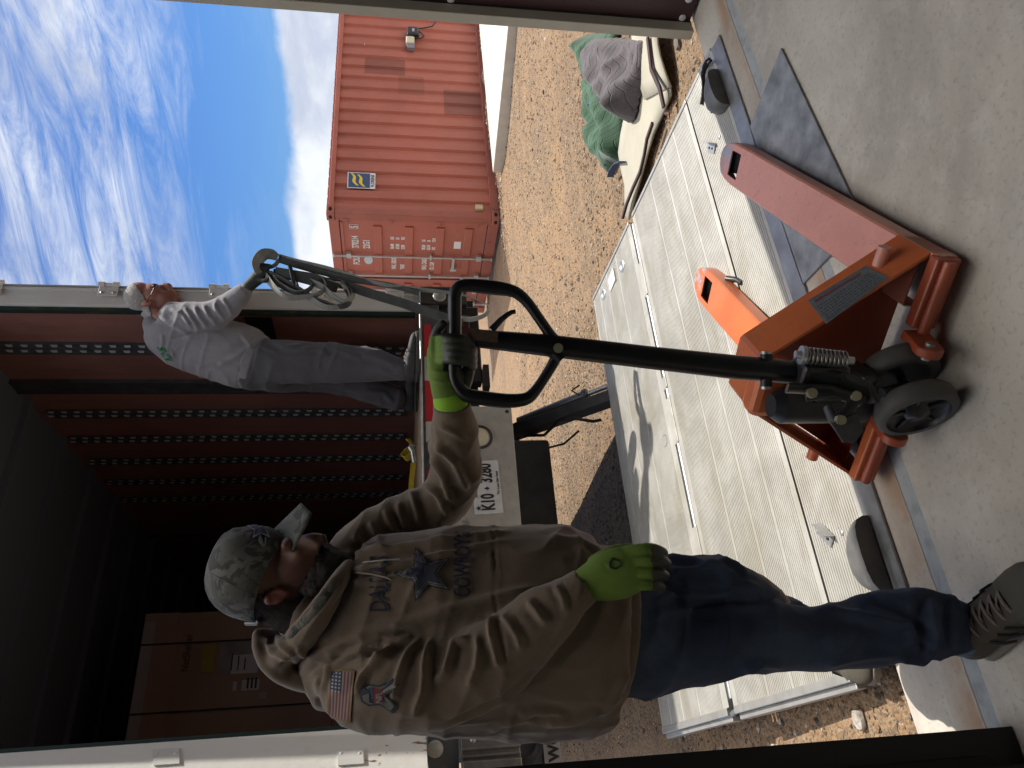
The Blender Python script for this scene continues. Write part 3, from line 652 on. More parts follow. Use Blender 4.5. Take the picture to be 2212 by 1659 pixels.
def ptx(s, x, z, size, sx, bold=0): text(mb, s, size, PM @ Vector((x, -.0045, z)), rt_, u_, .0008, sx, 'CENTER', bold)
ptx('K10', -.088, -.032, .098, .58, .003); ptx('3280', .078, -.032, .098, .58, .003); ptx('APPORTIONED', .0, .052, .022, .8); ptx('The Lone Star State', .02, -.068, .020, .85)
mb.prism([(-.022, .0), (-.014, .0), (-.014, .012), (-.006, .012), (-.006, .004), (.000, -.002), (-.006, -.010), (-.010, -.016), (-.015, -.008)], -.0050, -.0035, 'y', M=PM)
for cx in (-.12,):
    pts = []
    for k in range(10): r_ = .016 if k % 2 == 0 else .0066; t = math.pi/2+k*math.pi/5; pts.append((cx+r_*math.cos(t), .053+r_*math.sin(t)))
    mb.prism(pts, -.0050, -.0035, 'y', M=PM)
part('plate_lettering', mb, mat('plate_ink', (.02, .022, .03), None, .5), plt)
# left lower group
mb = MB(); mb.box((TX0-.30, TY-.06, 1.125), (.36, TY-.046, 1.262)); lp_ = part('light_bracket', mb, mat('bracket_grey', (.10, .11, .115), None, .5, .3), trk)
mb = MB(); mb.lathe([(0, .006), (.034, .006), (.037, 0)], (pb(940, 1618, TY-.0605).x, TY-.0605, pb(940, 1618, TY-.0605).z), (0, -1, 0), 26); part('round_reflector', mb, mat('frosted_lens', (.42, .42, .40), (.3, .3, .3), .35, 0, 50), lp_)
mb = MB(); mb.box((TX0-.30, TY-.08, .845), (.37, TY-.03, 1.115), bev=.004)
for x0 in (.215, .245): mb.box((x0-.012, TY-.10, .846), (x0, TY-.0805, 1.114), bev=.004)
mb.box((.12, TY-.115, .846), (.19, TY-.0805, 1.114), bev=.006); st = part('step_bumper', mb, mat('bumper_metal', (.20, .20, .19), (.36, .35, .33), .35, .7, 9, .001, 40), trk)
for z in (.89, 1.06):
    mb = MB(); mb.lathe([(0, .010), (.009, .009), (.0125, .005), (.014, 0)], (.275, TY-.081, z), (0, -1, 0), 12); part('bolt', mb, steel, st)
mb = MB(); mb.box((TX0-.30, TY-.05, .66), (.385, TY-.03, .84)); br = part('grey_bracket', mb, mat('bracket_blue_grey', (.075, .085, .095), None, .6), trk)
mb = MB(); mb.prism([(-.02, .655), (.384, .655), (.384, .735), (.14, .735), (.10, .70), (-.02, .70)], TY-.062, TY-.051, 'y'); pl2 = part('name_plate', mb, mat('name_plate_grey', (.34, .34, .33), None, .5), br)
mb = MB(); text(mb, 'WOL', .066, (.165, TY-.0625, .668), (1, 0, 0), (0, 0, 1), .0008, 1.0, 'LEFT', .003); part('plate_letters', mb, black, pl2)
mb = MB(); mb.tube([(.17, TY-.075, .84), (.18, TY-.08, .80), (.21, TY-.085, .765), (.25, TY-.075, .75), (.30, TY-.07, .77), (.34, TY-.06, .83)], .017, 10)
part('corrugated_hose', mb, rubber, trk)
# underbody and lift arms
mb = MB(); mb.box((.95, 4.2, .44), (2.02, 4.36, .90), bev=.02); mb.box((1.0, 4.37, .6), (1.95, 9.0, .95)); mb.box((.5, 5.6, .4), (1.0, 6.6, .9)); part('chassis', mb, mat('chassis_black', (.012, .012, .013), (.03, .028, .026), .6, .2, 8, .001, 30), trk)
mb = MB(); mb.box((.35, TY+.051, .92), (TX1+.1, TY+TL, 1.144)); part('underfloor', mb, mat('underfloor_black', (.02, .02, .02), None, .8), trk)
tyre = mat('truck_tyre', (.02, .02, .02), (.05, .042, .035), .85, 0, 9, .002, 50)
for x in (.62, 2.52):
    for y in (8.2, 9.5):
        mb = MB(); mb.lathe([(.27, -.13), (.46, -.13), (.5, -.10), (.5, .10), (.46, .13), (.27, .13)], (x, y, .29), (1, 0, 0), 40); mb.lathe([(.28, .10), (.12, .04), (0, .04)], (x, y, .29), (1, 0, 0), 24); part('wheel', mb, tyre, trk)
for xa in (2.16, .92):
    d = (3.88, .085); e = (4.45, .74)
    mb = MB()
    def arm(x0, x1, th, z_off=0):
        dy, dz = e[0]-d[0], e[1]-d[1]; L_ = math.hypot(dy, dz); ny, nz = -dz/L_*th, dy/L_*th
        mb.prism([(d[0]-ny, d[1]-nz+z_off), (e[0]-ny, e[1]-nz+z_off), (e[0]+ny, e[1]+nz+z_off), (d[0]+ny, d[1]+nz+z_off)], x0, x1, 'x')
    arm(xa-.055, xa+.02, .05); la = part('lift_arm', mb, dark, trk, .004)
    mb = MB(); mb.tube([(xa+.075, 3.90, .10), (xa+.07, 4.00, .22)], .016, 12); part('piston_rod', mb, steel, la)
    mb = MB(); mb.tube([(xa+.07, 3.99, .205), (xa+.055, 4.34, .60)], .032, 16); mb.lathe([(.034, -.012), (.040, -.010), (.040, .010), (.034, .012)], (xa+.07, 4.0, .22), (-.02, .35, .39), 18); part('cylinder', mb, mat('cylinder_grey', (.16, .17, .17), None, .4, .4), la)
    mb = MB()
    mb.tube([(xa+.10, 3.93, .27), (xa+.09, 3.98, .31), (xa+.06, 4.0, .25), (xa+.05, 4.1, .33), (xa+.09, 4.3, .5), (xa+.06, 4.42, .66)], .006, 8)
    mb.tube([(xa-.10, 4.02, .14), (xa-.13, 3.98, .20), (xa-.10, 4.0, .30), (xa-.06, 4.1, .38), (xa-.09, 4.25, .46), (xa-.02, 4.4, .66)], .010, 8)
    mb.tube([(xa-.16, 4.05, .28), (xa-.2, 4.15, .36), (xa-.17, 4.3, .48), (xa-.06, 4.38, .62)], .007, 8)
    part('hydraulic_hose', mb, rubber, la)
mb = MB(); mb.cyl((2.0, 4.36, .72), (2.33, 4.36, .72), .05, 16); mb.box((2.02, 4.30, .66), (2.3, 4.42, .95)); part('lift_mount', mb, dark, trk)
# ---- lift platform, resting its lip on the concrete
pz_ = lambda y: .012 + (y-1.9)*.0545
PX0, PX1 = .28, 2.855
plat = NT('ribbed_aluminium', .5, .25)
c = plat.mix(plat.step(plat.noise(3, 8, .7, .6), .3, .7), (.54, .525, .48), (.38, .365, .325))
c = plat.mix(plat.M('MULTIPLY', plat.step(plat.noise(7, 8, .7, .3, (.3, 1, 1), 3), .46, .66), .6), c, (.36, .33, .26))
c = plat.mix(plat.step(plat.noise(34, 8, .75, .3, (.6, 1, 1), 8), .66, .72), c, (.18, .15, .11))
plat.base(c); plat.bump(plat.noise(70, 4), .0008)
def deck(y0, y1, grooved, name, seams=(), x0=PX0, x1=PX1, th=.045, wedge=None):
    """profile in (y, z) with fine ribs running along x"""
    mb = MB(); top = []; y = y0; p = .0118
    while y < y1-1e-6:
        z = pz_(y); ye = min(y+p, y1)
        sm = any(a <= y <= b for a, b in seams)
        if sm or not any(a-.003 <= y <= b+.003 for a, b in grooved): top += [(y, z), (ye, pz_(ye))]
        else: top += [(y, z), (y+p*.60, pz_(y+p*.6)), (y+p*.66, pz_(y)-.0015), (ye-p*.06, pz_(y)-.0015)]
        y = ye
    out = []
    for q in top:
        if not out or (abs(out[-1][0]-q[0]) > 1e-5 or abs(out[-1][1]-q[1]) > 1e-5): out.append(q)
    t0 = wedge if wedge is not None else th
    bot = [(y1, pz_(y1)-th), (y0, pz_(y0)-t0)]
    n = len(out)
    # one quad strip per profile segment
    prof = out + bot; N_ = len(prof)
    vs = [(x0, a, b) for a, b in prof] + [(x1, a, b) for a, b in prof]
    fs = [(i, (i+1) % N_, N_+(i+1) % N_, N_+i) for i in range(N_)]
    for s_, o in ((0, 0), (1, N_)):
        for i in range(n-1):
            pass
    mb.add(vs, fs)
    # closed ends
    for xx in (x0, x1): mb.add([(xx, y0, pz_(y0)-.003), (xx, y1, pz_(y1)-.003), (xx, y1, pz_(y1)-th), (xx, y0, pz_(y0)-t0)], [(0, 1, 2, 3)])
    return mb
pf = part('lift_platform', deck(3.095, 3.845, [(3.14, 3.36), (3.375, 3.55), (3.565, 3.70), (3.715, 3.82)], 'far'), plat.m, trk)
pn_ = part('lift_platform', deck(2.256, 3.052, [(2.275, 2.41), (2.425, 2.57), (2.585, 2.74), (2.755, 2.88), (2.895, 3.0)], 'near'), plat.m, trk)
fl = part('ramp_flap', deck(1.965, 2.248, [(1.97, 2.08), (2.095, 2.235)], 'flap', wedge=.014), plat.m, trk)
lipm = mat('worn_steel_lip', (.22, .22, .22), (.36, .36, .36), .4, .6, 8, .0015, 50)
mb = MB(); mb.prism([(1.893, .004), (1.893, .010), (1.964, .0155), (1.964, .003)], PX0, PX1, 'x'); mb.box((PX0, 1.889, .0035), (PX1, 1.8935, .0105)); part('lip_edge', mb, lipm, fl)
# hinge tube with knuckles
mb = MB(); mb.cyl((PX0+.03, 3.073, pz_(3.073)-.012), (PX1-.03, 3.073, pz_(3.073)-.012), .014, 14); ht = part('hinge_tube', mb, steel, pn_)
for x0, x1 in ((2.32, 2.55), (1.745, 1.815), (1.745-.3, 1.745-.05), (.86, 1.03), (.42, .52)):
    mb = MB(); mb.box((x0, 3.045, pz_(3.07)-.02), (x1, 3.10, pz_(3.07)+.004), bev=.004); part('hinge_knuckle', mb, plat.m, ht)
# side rails with steps
for x0, x1, nm in ((PX1+.0005, PX1+.022, 'right'), (PX0-.030, PX0-.0005, 'left')):
    for y0, y1, own in ((2.25, 3.045, pn_), (3.11, 3.845, pf)):
        mb = MB(); a, b_ = pz_(y0), pz_(y1)
        mb.prism([(y0, a+.006), (y1, b_+.006), (y1, b_-.050), (y0, a-.035)], x0, x1, 'x')
        if nm == 'left': mb.prism([(y0, a-.012), (y1, b_-.012), (y1, b_-.06), (y0, a-.045)], x0-.022, x0-.0005, 'x')
        part('side_rail', mb, mat('rail_aluminium', (.5, .49, .46), (.40, .39, .36), .38, .5, 12, .0005, 80) if 'rail_aluminium' not in bpy.data.materials else bpy.data.materials['rail_aluminium'], own, .003)
mb = MB(); mb.box((PX0-.05, 2.93, .02), (PX0-.002, 3.24, .035)); mb.tube([(PX0-.015, 2.93, pz_(2.93)-.018), (PX0-.015, 3.05, pz_(3.05)-.012), (PX0-.028, 3.13, pz_(3.1)-.018), (PX0-.028, 3.23, pz_(3.2)-.02)], .012, 12); part('torsion_bar', mb, lipm, pf)
mb = MB(); mb.prism([(1.97, pz_(1.97)+.002), (2.245, pz_(2.245)+.004), (2.245, pz_(2.245)-.02), (1.97, pz_(1.97)-.010)], PX1+.0005, PX1+.020, 'x'); part('side_rail', mb, bpy.data.materials['rail_aluminium'], fl, .002)
# half-moon wheel stops
stopm = mat('stop_grey', (.11, .11, .105), (.17, .165, .155), .5, .2, 14, .0015, 60)
for xc, yc in ((2.605, 2.005), (.555, 1.985)):
    mb = MB(); n = 18; rows = []
    zb = pz_(yc)-.001
    outl = []
    for k in range(n+1):
        t = math.pi*k/n; outl.append((xc+.115*math.cos(t), yc-.045+.115*math.sin(t)))
    # dome over a half-disc footprint, steep on the flat side
    vs = []; fs = []; lv = [(1, 0), (.985, .020), (.90, .040), (.72, .052), (.45, .058), (.0, .060)]; yf = yc-.045
    for s_, h in lv:
        for (x, y) in outl: vs.append((xc+(x-xc)*s_, yf+(y-yf)*s_, zb+h+.002))
    m_ = n+1
    for i in range(len(lv)-1):
        for k in range(n): fs.append((i*m_+k, i*m_+k+1, (i+1)*m_+k+1, (i+1)*m_+k))
    mb.add(vs, fs, True)
    # steep flat face towards the floor side, a separate hard-edged sheet
    for i in range(len(lv)-1):
        a, b_, c_, d_ = vs[i*m_+m_-1], vs[i*m_], vs[(i+1)*m_], vs[(i+1)*m_+m_-1]; mb.add([(q[0], q[1]-.0004, q[2]) for q in (a, b_, c_, d_)], [(0, 1, 2, 3)])
    st_ = part('wheel_stop', mb, stopm, fl)
    mb = MB()
    for (x, y) in ((xc-.075, yc-.02), (xc+.07, yc-.015), (xc-.05, yc+.045), (xc+.02, yc+.05)): mb.lathe([(0, .001), (.005, .001), (.0085, .003), (.0095, 0)], (x, y, zb+.030), (0, -.2, 1), 14)
    part('stop_bolt', mb, dark, st_)
for xc, yc in ((2.455, 2.165), (.685, 2.165)):
    mb = MB(); z = pz_(yc)+.001; rot = Matrix.Translation((xc, yc, z)) @ Matrix.Rotation(R(38), 4, 'Z')
    mb.box((-.042, -.02, 0), (.042, .02, .004), M=rot); mb.box((-.042, -.024, 0.0), (.03, -.0205, .036), M=rot)
    ck = part('latch_clip', mb, steel, fl)
    mb = MB()
    for dx in (-.02, .012): mb.lathe([(.003, .0035), (.0055, .003), (.006, 0)], rot @ Vector((dx, .0, .004)), (0, 0, 1), 12)
    part('rivet', mb, dark, ck)
for xc, yc in ((.665, 2.085), (2.44, 2.09)):
    mb = MB(); mb.lathe([(0, .003), (.006, .004), (.0095, .001), (.01, 0)], (xc, yc, pz_(yc)), (0, 0, 1), 14); part('rivet', mb, steel, fl)
for xc, yc in ((2.715, 3.31), (2.77, 3.66)):
    mb = MB(); z = pz_(yc); mb.lathe([(.0, .002), (.02, .0015), (.022, .005), (.036, .004), (.041, 0)], (xc, yc, z), (0, 0, 1), 24); part('tie_down_cup', mb, steel, pf)
mb = MB(); mb.box((2.70, 3.42, pz_(3.42)+.001), (2.79, 3.54, pz_(3.54)+.004)); part('rating_sticker', mb, chip, pf)
mb = MB()
for x0 in (1.15, 1.62, 2.05): mb.box((x0, 3.846, pz_(3.84)-.055), (x0+.34, 3.866, pz_(3.84)-.012), bev=.004)
part('rear_edge_bracket', mb, mat('edge_grey', (.3, .3, .3), None, .5, .3), pf)
mb = MB(); mb.lathe([(.028, .0006), (.0295, .0012), (.031, .0006)], (1.52, 3.20, pz_(3.20)), (0, 0, 1), 28); part('stamped_ring', mb, stopm, pf)
# ================================================================== steel plate, blankets, boards, strap on the deck
platem = mat('grey_steel_plate', (.15, .158, .168), (.33, .34, .355), .55, .1, 9, .0015, 60, spot=((.16, .11, .09), 9, .68))
mb = MB(); mb.prism([(2.333, 1.578), (2.262, 1.975), (1.521, 2.118), (1.45, 1.53)], .0025, .0105)
single('steel_plate', mb, platem, 'blue-grey steel plate lying on the floor under the pallet jack forks', 'steel plate', (1.9, 1.8, .0025))
mb2 = MB(); mb2.add([(2.333, 1.578, .011), (2.262, 1.975, .011), (1.83, 2.36, .042), (1.42, 2.36, .042), (1.45, 1.53, .011)], [(0, 1, 2, 3, 4)])
jackm_cols = ((.56, .125, .035), (.47, .10, .035))
def orange(nm, a, b_, worn):
    g = NT(nm, .42); c = g.mix(g.step(g.noise(4, 6, .6, .5), .35, .65), a, b_)
    c = g.mix(g.step(g.M('ADD', g.noise(26, 9, .7, .4), g.M('MULTIPLY', g.step(g.M('ADD', g.M('MULTIPLY', g.X, .866), g.M('MULTIPLY', g.Y, .5)), 1.33, 1.47), .20)), worn, worn+.015), c, (.34, .36, .40))
    c = g.mix(g.M('MULTIPLY', g.step(g.noise(30, 7, .8, 2.5, (2.5, .5, 1), 3), .58, .66), .5), c, (.25, .08, .05))
    sc_ = g.M('ABSOLUTE', g.M('SUBTRACT', g.noise(5.5, 3, .5, 3.0, (1.4, .5, 1), 11), .5)); c = g.mix(g.M('MULTIPLY', g.M('SUBTRACT', 1, g.step(sc_, .0, .008)), .5), c, (.22, .12, .10))
    g.base(c); g.bump(g.noise(20, 5), .0006); g.b.inputs['Coat Weight'].default_value = .2; return g.m
om = orange('orange_paint', (.64, .16, .045), (.54, .13, .04), .70)
om2 = orange('orange_paint_sky_sheen', (.70, .29, .20), (.62, .25, .17), .67)  # paler orange: grazing sky reflection put into the base colour
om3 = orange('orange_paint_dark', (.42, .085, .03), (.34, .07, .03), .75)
JU = Vector((.866, .5, 0)); JV = Vector((-.5, .866, 0)); JO = Vector((.793, 1.486, 0))
JM = Matrix(((JU.x, JV.x, 0, JO.x), (JU.y, JV.y, 0, JO.y), (0, 0, 1, 0), (0, 0, 0, 1)))
jack = thing('pallet_jack', 'orange hand pallet jack with a black loop handle, its forks over the lift platform', 'pallet jack', JO)
def J(s, t, z): return JM @ Vector((s, t, z))
# ---- forks
def fork(sgn, m_):
    t0, t1 = (.185, .343); tc = (t0+t1)/2*sgn; hw = (t1-t0)/2; ZT = .092
    def outline(hw_, ins=0):
        pts = [(.20, -hw_), (1.30, -hw_)]
        for a in np.linspace(-90, 90, 15): pts.append((1.30+.185*math.cos(R(a))**.9 if abs(a) < 90 else 1.30, hw_*math.copysign(abs(math.sin(R(a)))**.8, a)))
        pts += [(1.30, hw_), (.20, hw_)]
        out = []
        for p in pts:
            if not out or (abs(out[-1][0]-p[0])+abs(out[-1][1]-p[1])) > 1e-4: out.append(p)
        return out
    # top skin with a rectangular opening near the tip, cut as a grid of quads
    bm = bmesh.new(); o = outline(hw); 
    sx = [.20, .5, .8, 1.1, 1.335, 1.378, 1.42, 1.455, 1.485, 1.508, 1.524, 1.535]
    def halfw(s):
        if s <= 1.35: return hw
        k = min(1, (s-1.35)/.187); return hw*math.sqrt(max(0, 1-k**2.6))
    rows = [(s, [f_*halfw(s) for f_ in (-1, -.93, -.62, -.3, 0, .3, .62, .93, 1)]) for s in sx]
    vs = []; ids = {}
    for i, (s, ts) in enumerate(rows):
        for j, t in enumerate(ts):
            edge = j in (0, 8); zt = ZT-(.006 if edge else 0)-(.008*max(0, (s-1.45)/.085)**2)
            ids[i, j] = len(vs); vs.append(J(s, tc+t, zt))
    fs = []
    for i in range(len(rows)-1):
        for j in range(8):
            if 4 <= i <= 5 and 2 <= j <= 5: continue
            fs.append((ids[i, j], ids[i+1, j], ids[i+1, j+1], ids[i, j+1]))
    # skirts
    def skirt(idx, low):
        for a, b_ in zip(idx[:-1], idx[1:]):
            va, vb = vs[a], vs[b_]; n = len(vs)
            vs.append(Vector((va.x, va.y, low))); vs.append(Vector((vb.x, vb.y, low))); fs.append((a, b_, n+1, n))
    L_ = len(rows)
    skirt([ids[i, 0] for i in range(L_)], .038); skirt([ids[i, 8] for i in range(L_)], .038); skirt([ids[L_-1, j] for j in range(9)], .05)
    mb = MB().add(vs, fs, False); f = part('fork', mb, m_, jack)
    sol = f.modifiers.new('s', 'SOLIDIFY'); sol.thickness = .005; sol.offset = -1
    mb = MB()
    for s in (1.26, 1.46): mb.tube([J(s, tc-.045, .037), J(s, tc+.045, .037)], .034, 20)
    part('load_roller', mb, mat('roller_dark', (.05, .05, .05), None, .5) if 'roller_dark' not in bpy.data.materials else bpy.data.materials['roller_dark'], f)
    mb = MB(); mb.tube([J(1.16, tc-.03, .055), J(1.31, tc-.03, .045), J(1.42, tc-.03, .045)], .008, 8); mb.tube([J(1.16, tc+.03, .055), J(1.31, tc+.03, .045), J(1.42, tc+.03, .045)], .008, 8); mb.tube([J(.3, tc, .05), J(1.18, tc, .055)], .009, 8)
    part('push_rod', mb, black, f)
    mb = MB()
    if sgn > 0:
        mb.tube([J(1.30, .18*1, .05), J(1.25, .165, .03), J(1.2, .16, .028)], .012, 8); part('roller_bracket', mb, black, f)
    # rear channel behind the sloping frame: outer side plate down to the floor-near corner
    mb = MB(); to = sgn*.343
    pr_ = [(.20, .086), (.165, .088), (.150, .070), (.150, .030), (.20, .030)]
    mb.prism(pr_, min(to, to-sgn*.012), max(to, to-sgn*.012), 'y', M=JM); part('fork_heel', mb, m_, f)
    return f
fork(-1, om2); fork(1, om)
# ---- frame: roof-like plates sloping from a flat centre down to both fork heels
def slope(sgn, t1):
    S0, S1 = .172, .312; A = [(.343, .088), (.338, .094), (t1, .452), (t1-.012, .460)]
    mb = MB(); vs = []; fs = []
    for (t, z) in A:
        for s_ in (S0, S1): vs += [J(s_, sgn*t, z), J(s_, sgn*(t-.006), z-.008)]
    n = len(A)
    for q in range(n-1):
        a = q*4; b_ = a+4; fs += [(a, a+2, b_+2, b_), (a+1, b_+1, b_+3, a+3), (a, b_, b_+1, a+1), (a+2, a+3, b_+3, b_+2)]
    fs += [(0, 1, 3, 2), (4*n-4, 4*n-2, 4*n-1, 4*n-3)]
    mb.add(vs, fs)
    # narrow lip folded down along the rear edge
    return part('frame_plate', mb, om, jack, .0015)
slope(-1, .045); slope(1, .12)
mb = MB(); mb.box((.172, -.033, .448), (.312, .108, .460), M=JM); part('frame_top', mb, om, jack, .002)
def onroof(x, y, off=.002):
    n = Vector((0, -.358, .2945)).normalized(); P0 = Vector((.2, -.343, .088)); Mi = JM.inverted(); e = Mi @ EYE; d = Mi.to_3x3() @ pray(x, y)
    t = (P0-e).dot(n)/d.dot(n); return JM @ (e+d*t+n*off)
# front web of the frame between the forks, lower back legs
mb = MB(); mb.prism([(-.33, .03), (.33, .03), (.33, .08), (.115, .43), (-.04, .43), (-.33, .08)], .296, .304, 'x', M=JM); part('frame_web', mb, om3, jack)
for sgn in (-1, 1):
    mb = MB()
    lo, hi = (sgn*.340, sgn*.150)
    mb.box((.135, min(lo, hi), .026), (.170, max(lo, hi), .092), M=JM, bev=.005)
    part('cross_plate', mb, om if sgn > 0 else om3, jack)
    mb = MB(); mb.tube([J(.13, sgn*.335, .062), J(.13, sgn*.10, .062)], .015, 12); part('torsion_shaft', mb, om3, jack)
    mb = MB(); n_ = 14; P_ = [(.15, .035), (.15, .105)] + [(.055+.034*math.cos(t), .092+.034*math.sin(t)) for t in np.linspace(math.pi*.5, math.pi*1.35, n_)]
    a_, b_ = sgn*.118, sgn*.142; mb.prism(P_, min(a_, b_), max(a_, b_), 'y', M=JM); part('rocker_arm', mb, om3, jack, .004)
    mb = MB(); mb.tube([J(.055, sgn*.105, .092), J(.055, sgn*.150, .092)], .012, 12); part('pivot_bolt', mb, steel, jack)
    mb = MB(); mb.prism([(.170, .030), (.30, .030), (.30, .086), (.172, .088)], min(sgn*.331, sgn*.343), max(sgn*.331, sgn*.343), 'y', M=JM); part('corner_leg', mb, om, jack, .003)
    pb0 = onroof(1897, 572, -.004) if sgn < 0 else J(.25, .285, .165)
    mb = MB(); mb.tube([pb0, pb0+JV*(.052*sgn)], .017, 18); part('shaft_stub', mb, om2 if sgn < 0 else om, jack)
# data label on the right-hand plate
def lq(u, v, off=.002):        # u 0..1 along the plate from the left end, v 0..1 from the upper edge
    A, B, C, D = (1745, 650), (1870, 575), (1920, 600), (1785, 700)
    x = (A[0]*(1-u)+B[0]*u)*(1-v)+(D[0]*(1-u)+C[0]*u)*v; y = (A[1]*(1-u)+B[1]*u)*(1-v)+(D[1]*(1-u)+C[1]*u)*v; return onroof(x, y, off)
mb = MB(); a = [lq(0, 0), lq(1, 0), lq(1, 1), lq(0, 1)]; b_ = [lq(0, 0, .0003), lq(1, 0, .0003), lq(1, 1, .0003), lq(0, 1, .0003)]
mb.add(a+b_, [(0, 1, 2, 3), (7, 6, 5, 4)]+[(k, (k+1) % 4, 4+(k+1) % 4, 4+k) for k in range(4)]); lb = part('data_label', mb, mat('label_grey', (.15, .17, .18), (.20, .215, .22), .4, .2, 60), jack)
mb = MB(); vs, fs = textmesh('2 TON', 1, 0, 1, 'LEFT', .01); mb.add([lq(.66+v.x*.055, .30-v.y*.14, .0028) for v in vs], fs)
rl = random.Random(9)
def row(mb, v, h, u0=.05, u1=.93, w=(.02, .06), gap=.018):
    u = u0
    while u < u1:
        q = rl.uniform(*w); u2 = min(u+q, u1); mb.add([lq(u, v, .0028), lq(u2, v, .0028), lq(u2, v+h, .0028), lq(u, v+h, .0028)], [(0, 1, 2, 3)]); u = u2+gap
row(mb, .13, .09, .08, .86, (.014, .03), .010); part('label_heading', mb, mat('label_red', (.20, .05, .06), None, .5), lb)
mb = MB()
for v in (.36, .46, .56, .66, .76, .86): row(mb, v, .035)
for v0, v1, u0, u1 in ((.06, .072, .03, .97), (.935, .947, .03, .97)): mb.add([lq(u0, v0, .0028), lq(u1, v0, .0028), lq(u1, v1, .0028), lq(u0, v1, .0028)], [(0, 1, 2, 3)])
part('label_print', mb, mat('label_ink', (.06, .075, .085), None, .5), lb)
# rounded orange bracket at the centre behind the mast
mb = MB(); mb.box((.125, -.05, .385), (.20, .115, .475), M=JM, bev=.02); part('pump_bracket', mb, om, jack)
# ---- hydraulic pump and wheels
mb = MB(); mb.tube([J(.08, .045, .20), J(.08, .045, .43)], .047, 24); mb.tube([J(.08, .045, .43), J(.08, .045, .455)], [.047, .03], 24); mb.tube([J(.085, -.01, .20), J(.085, -.01, .36)], .048, 20); mb.box((.04, -.06, .205), (.14, .07, .25), M=JM, bev=.012)
part('hydraulic_pump', mb, mat('pump_black', (.02, .02, .022), (.035, .035, .035), .4, .3, 10, .0006, 50), jack)
mb = MB(); mb.tube([J(.085, .08, .20), J(.08, .095, .22), J(.06, .09, .25)], .012, 10, flat=.02); mb.box((.045, .07, .235), (.085, .10, .262), M=JM, bev=.006); part('release_pedal', mb, dark, jack)
boltm = mat('yellow_zinc', (.36, .34, .22), None, .45, .6)
for a in ((1752, 849, 1.592), (1847, 855, 1.592), (1814, 907, 1.600)):
    q0 = px(*a); mb = MB(); mb.tube([q0+FW*.004, q0-FW*.010], .011, 8); part('pump_bolt', mb, boltm, jack)
mb = MB(); mb.tube([px(1740, 852, 1.615), px(1800, 846, 1.61), px(1850, 855, 1.605)], [.016, .015, .017], 12, flat=.006, up=FW); mb.tube([px(1848, 856, 1.605), px(1834, 884, 1.607), px(1812, 908, 1.612)], [.017, .013, .017], 12, flat=.007, up=FW)
part('lift_link', mb, bpy.data.materials['pump_black'], jack)
mb = MB(); Q = [px(1797, 914, 1.60), px(1852, 893, 1.60), px(1866, 930, 1.585), px(1846, 958, 1.58), px(1822, 956, 1.585)]; mb.add(Q+[v+FW*.008 for v in Q], [(0, 1, 2, 3, 4), (9, 8, 7, 6, 5)]+[(k, (k+1) % 5, 5+(k+1) % 5, 5+k) for k in range(5)]); mb.tube([px(1815, 925, 1.61), px(1800, 905, 1.64), px(1790, 880, 1.66)], .012, 8); part('foot_pedal', mb, mat('pedal_grey', (.06, .062, .066), (.10, .10, .10), .5, .3, 20, .0006, 80), jack)
# spring beside the mast foot
mb = MB(); sp0, sp1 = Vector(px(1740, 768, 1.61)), Vector(px(1830, 778, 1.61)); ax = (sp1-sp0); e1 = ax.normalized().cross(FW).normalized(); e2 = ax.normalized().cross(e1)
mb.tube([sp0+ax*(k/120)+(e1*math.cos(k*.52)+e2*math.sin(k*.52))*.017 for k in range(121)], .0032, 6, cap=False); part('return_spring', mb, mat('spring_steel', (.35, .33, .30), None, .3, .9), jack)
mb = MB(); mb.tube([sp0-ax*.25, sp0+ax*1.15], .009, 10); mb.tube([sp0-ax*.12, sp0-ax*.02], .021, 16); part('spring_rod', mb, steel, jack)
# steering wheels (pair), axle turned a little
wy = R(62); WA = Vector((math.cos(wy+math.pi/2), math.sin(wy+math.pi/2), 0))       # axle direction
WA = Vector((px(1985, 930, 1.5)-px(1925, 860, 1.62)).normalized()); WA = Vector((-.996, -.087, 0)).normalized()
wc = Vector((.856, 1.511, .1))
wr = mat('wheel_grey_tread', (.075, .070, .066), (.10, .095, .09), .65, 0, 12, .0008, 60)
for k in (-1, 1):
    c = wc + WA*(.0575*k)
    mb = MB(); s_ = 1 if k > 0 else -1
    mb.lathe([(.072, -.026), (.092, -.026), (.099, -.018), (.100, 0), (.099, .018), (.092, .026), (.078, .026)], c, WA*s_, 48)
    w = part('steer_wheel', mb, wr, jack)
    mb = MB(); mb.lathe([(.079, .0262), (.076, .014), (.070, .010), (.032, .006), (.028, .024), (.014, .026), (.012, .030), (0, .031)], c, WA*s_, 40); mb.lathe([(.079, -.026), (.0, -.02)], c, WA*s_, 32)
    for q in range(5):
        a = q*2*math.pi/5; e1 = WA.orthogonal().normalized(); e2 = WA.cross(e1); dd = e1*math.cos(a)+e2*math.sin(a)
        mb.tube([c+dd*.028+WA*s_*.010, c+dd*.072+WA*s_*.012], .006, 6)
    part('wheel_hub', mb, mat('hub_black', (.02, .02, .021), None, .35) if 'hub_black' not in bpy.data.materials else bpy.data.materials['hub_black'], w)
mb = MB(); mb.tube([wc-WA*.07, wc+WA*.07], .012, 12); mb.tube([wc, J(.04, 0, .20)], [.026, .04], 16, flat=.02); part('axle', mb, black, jack)
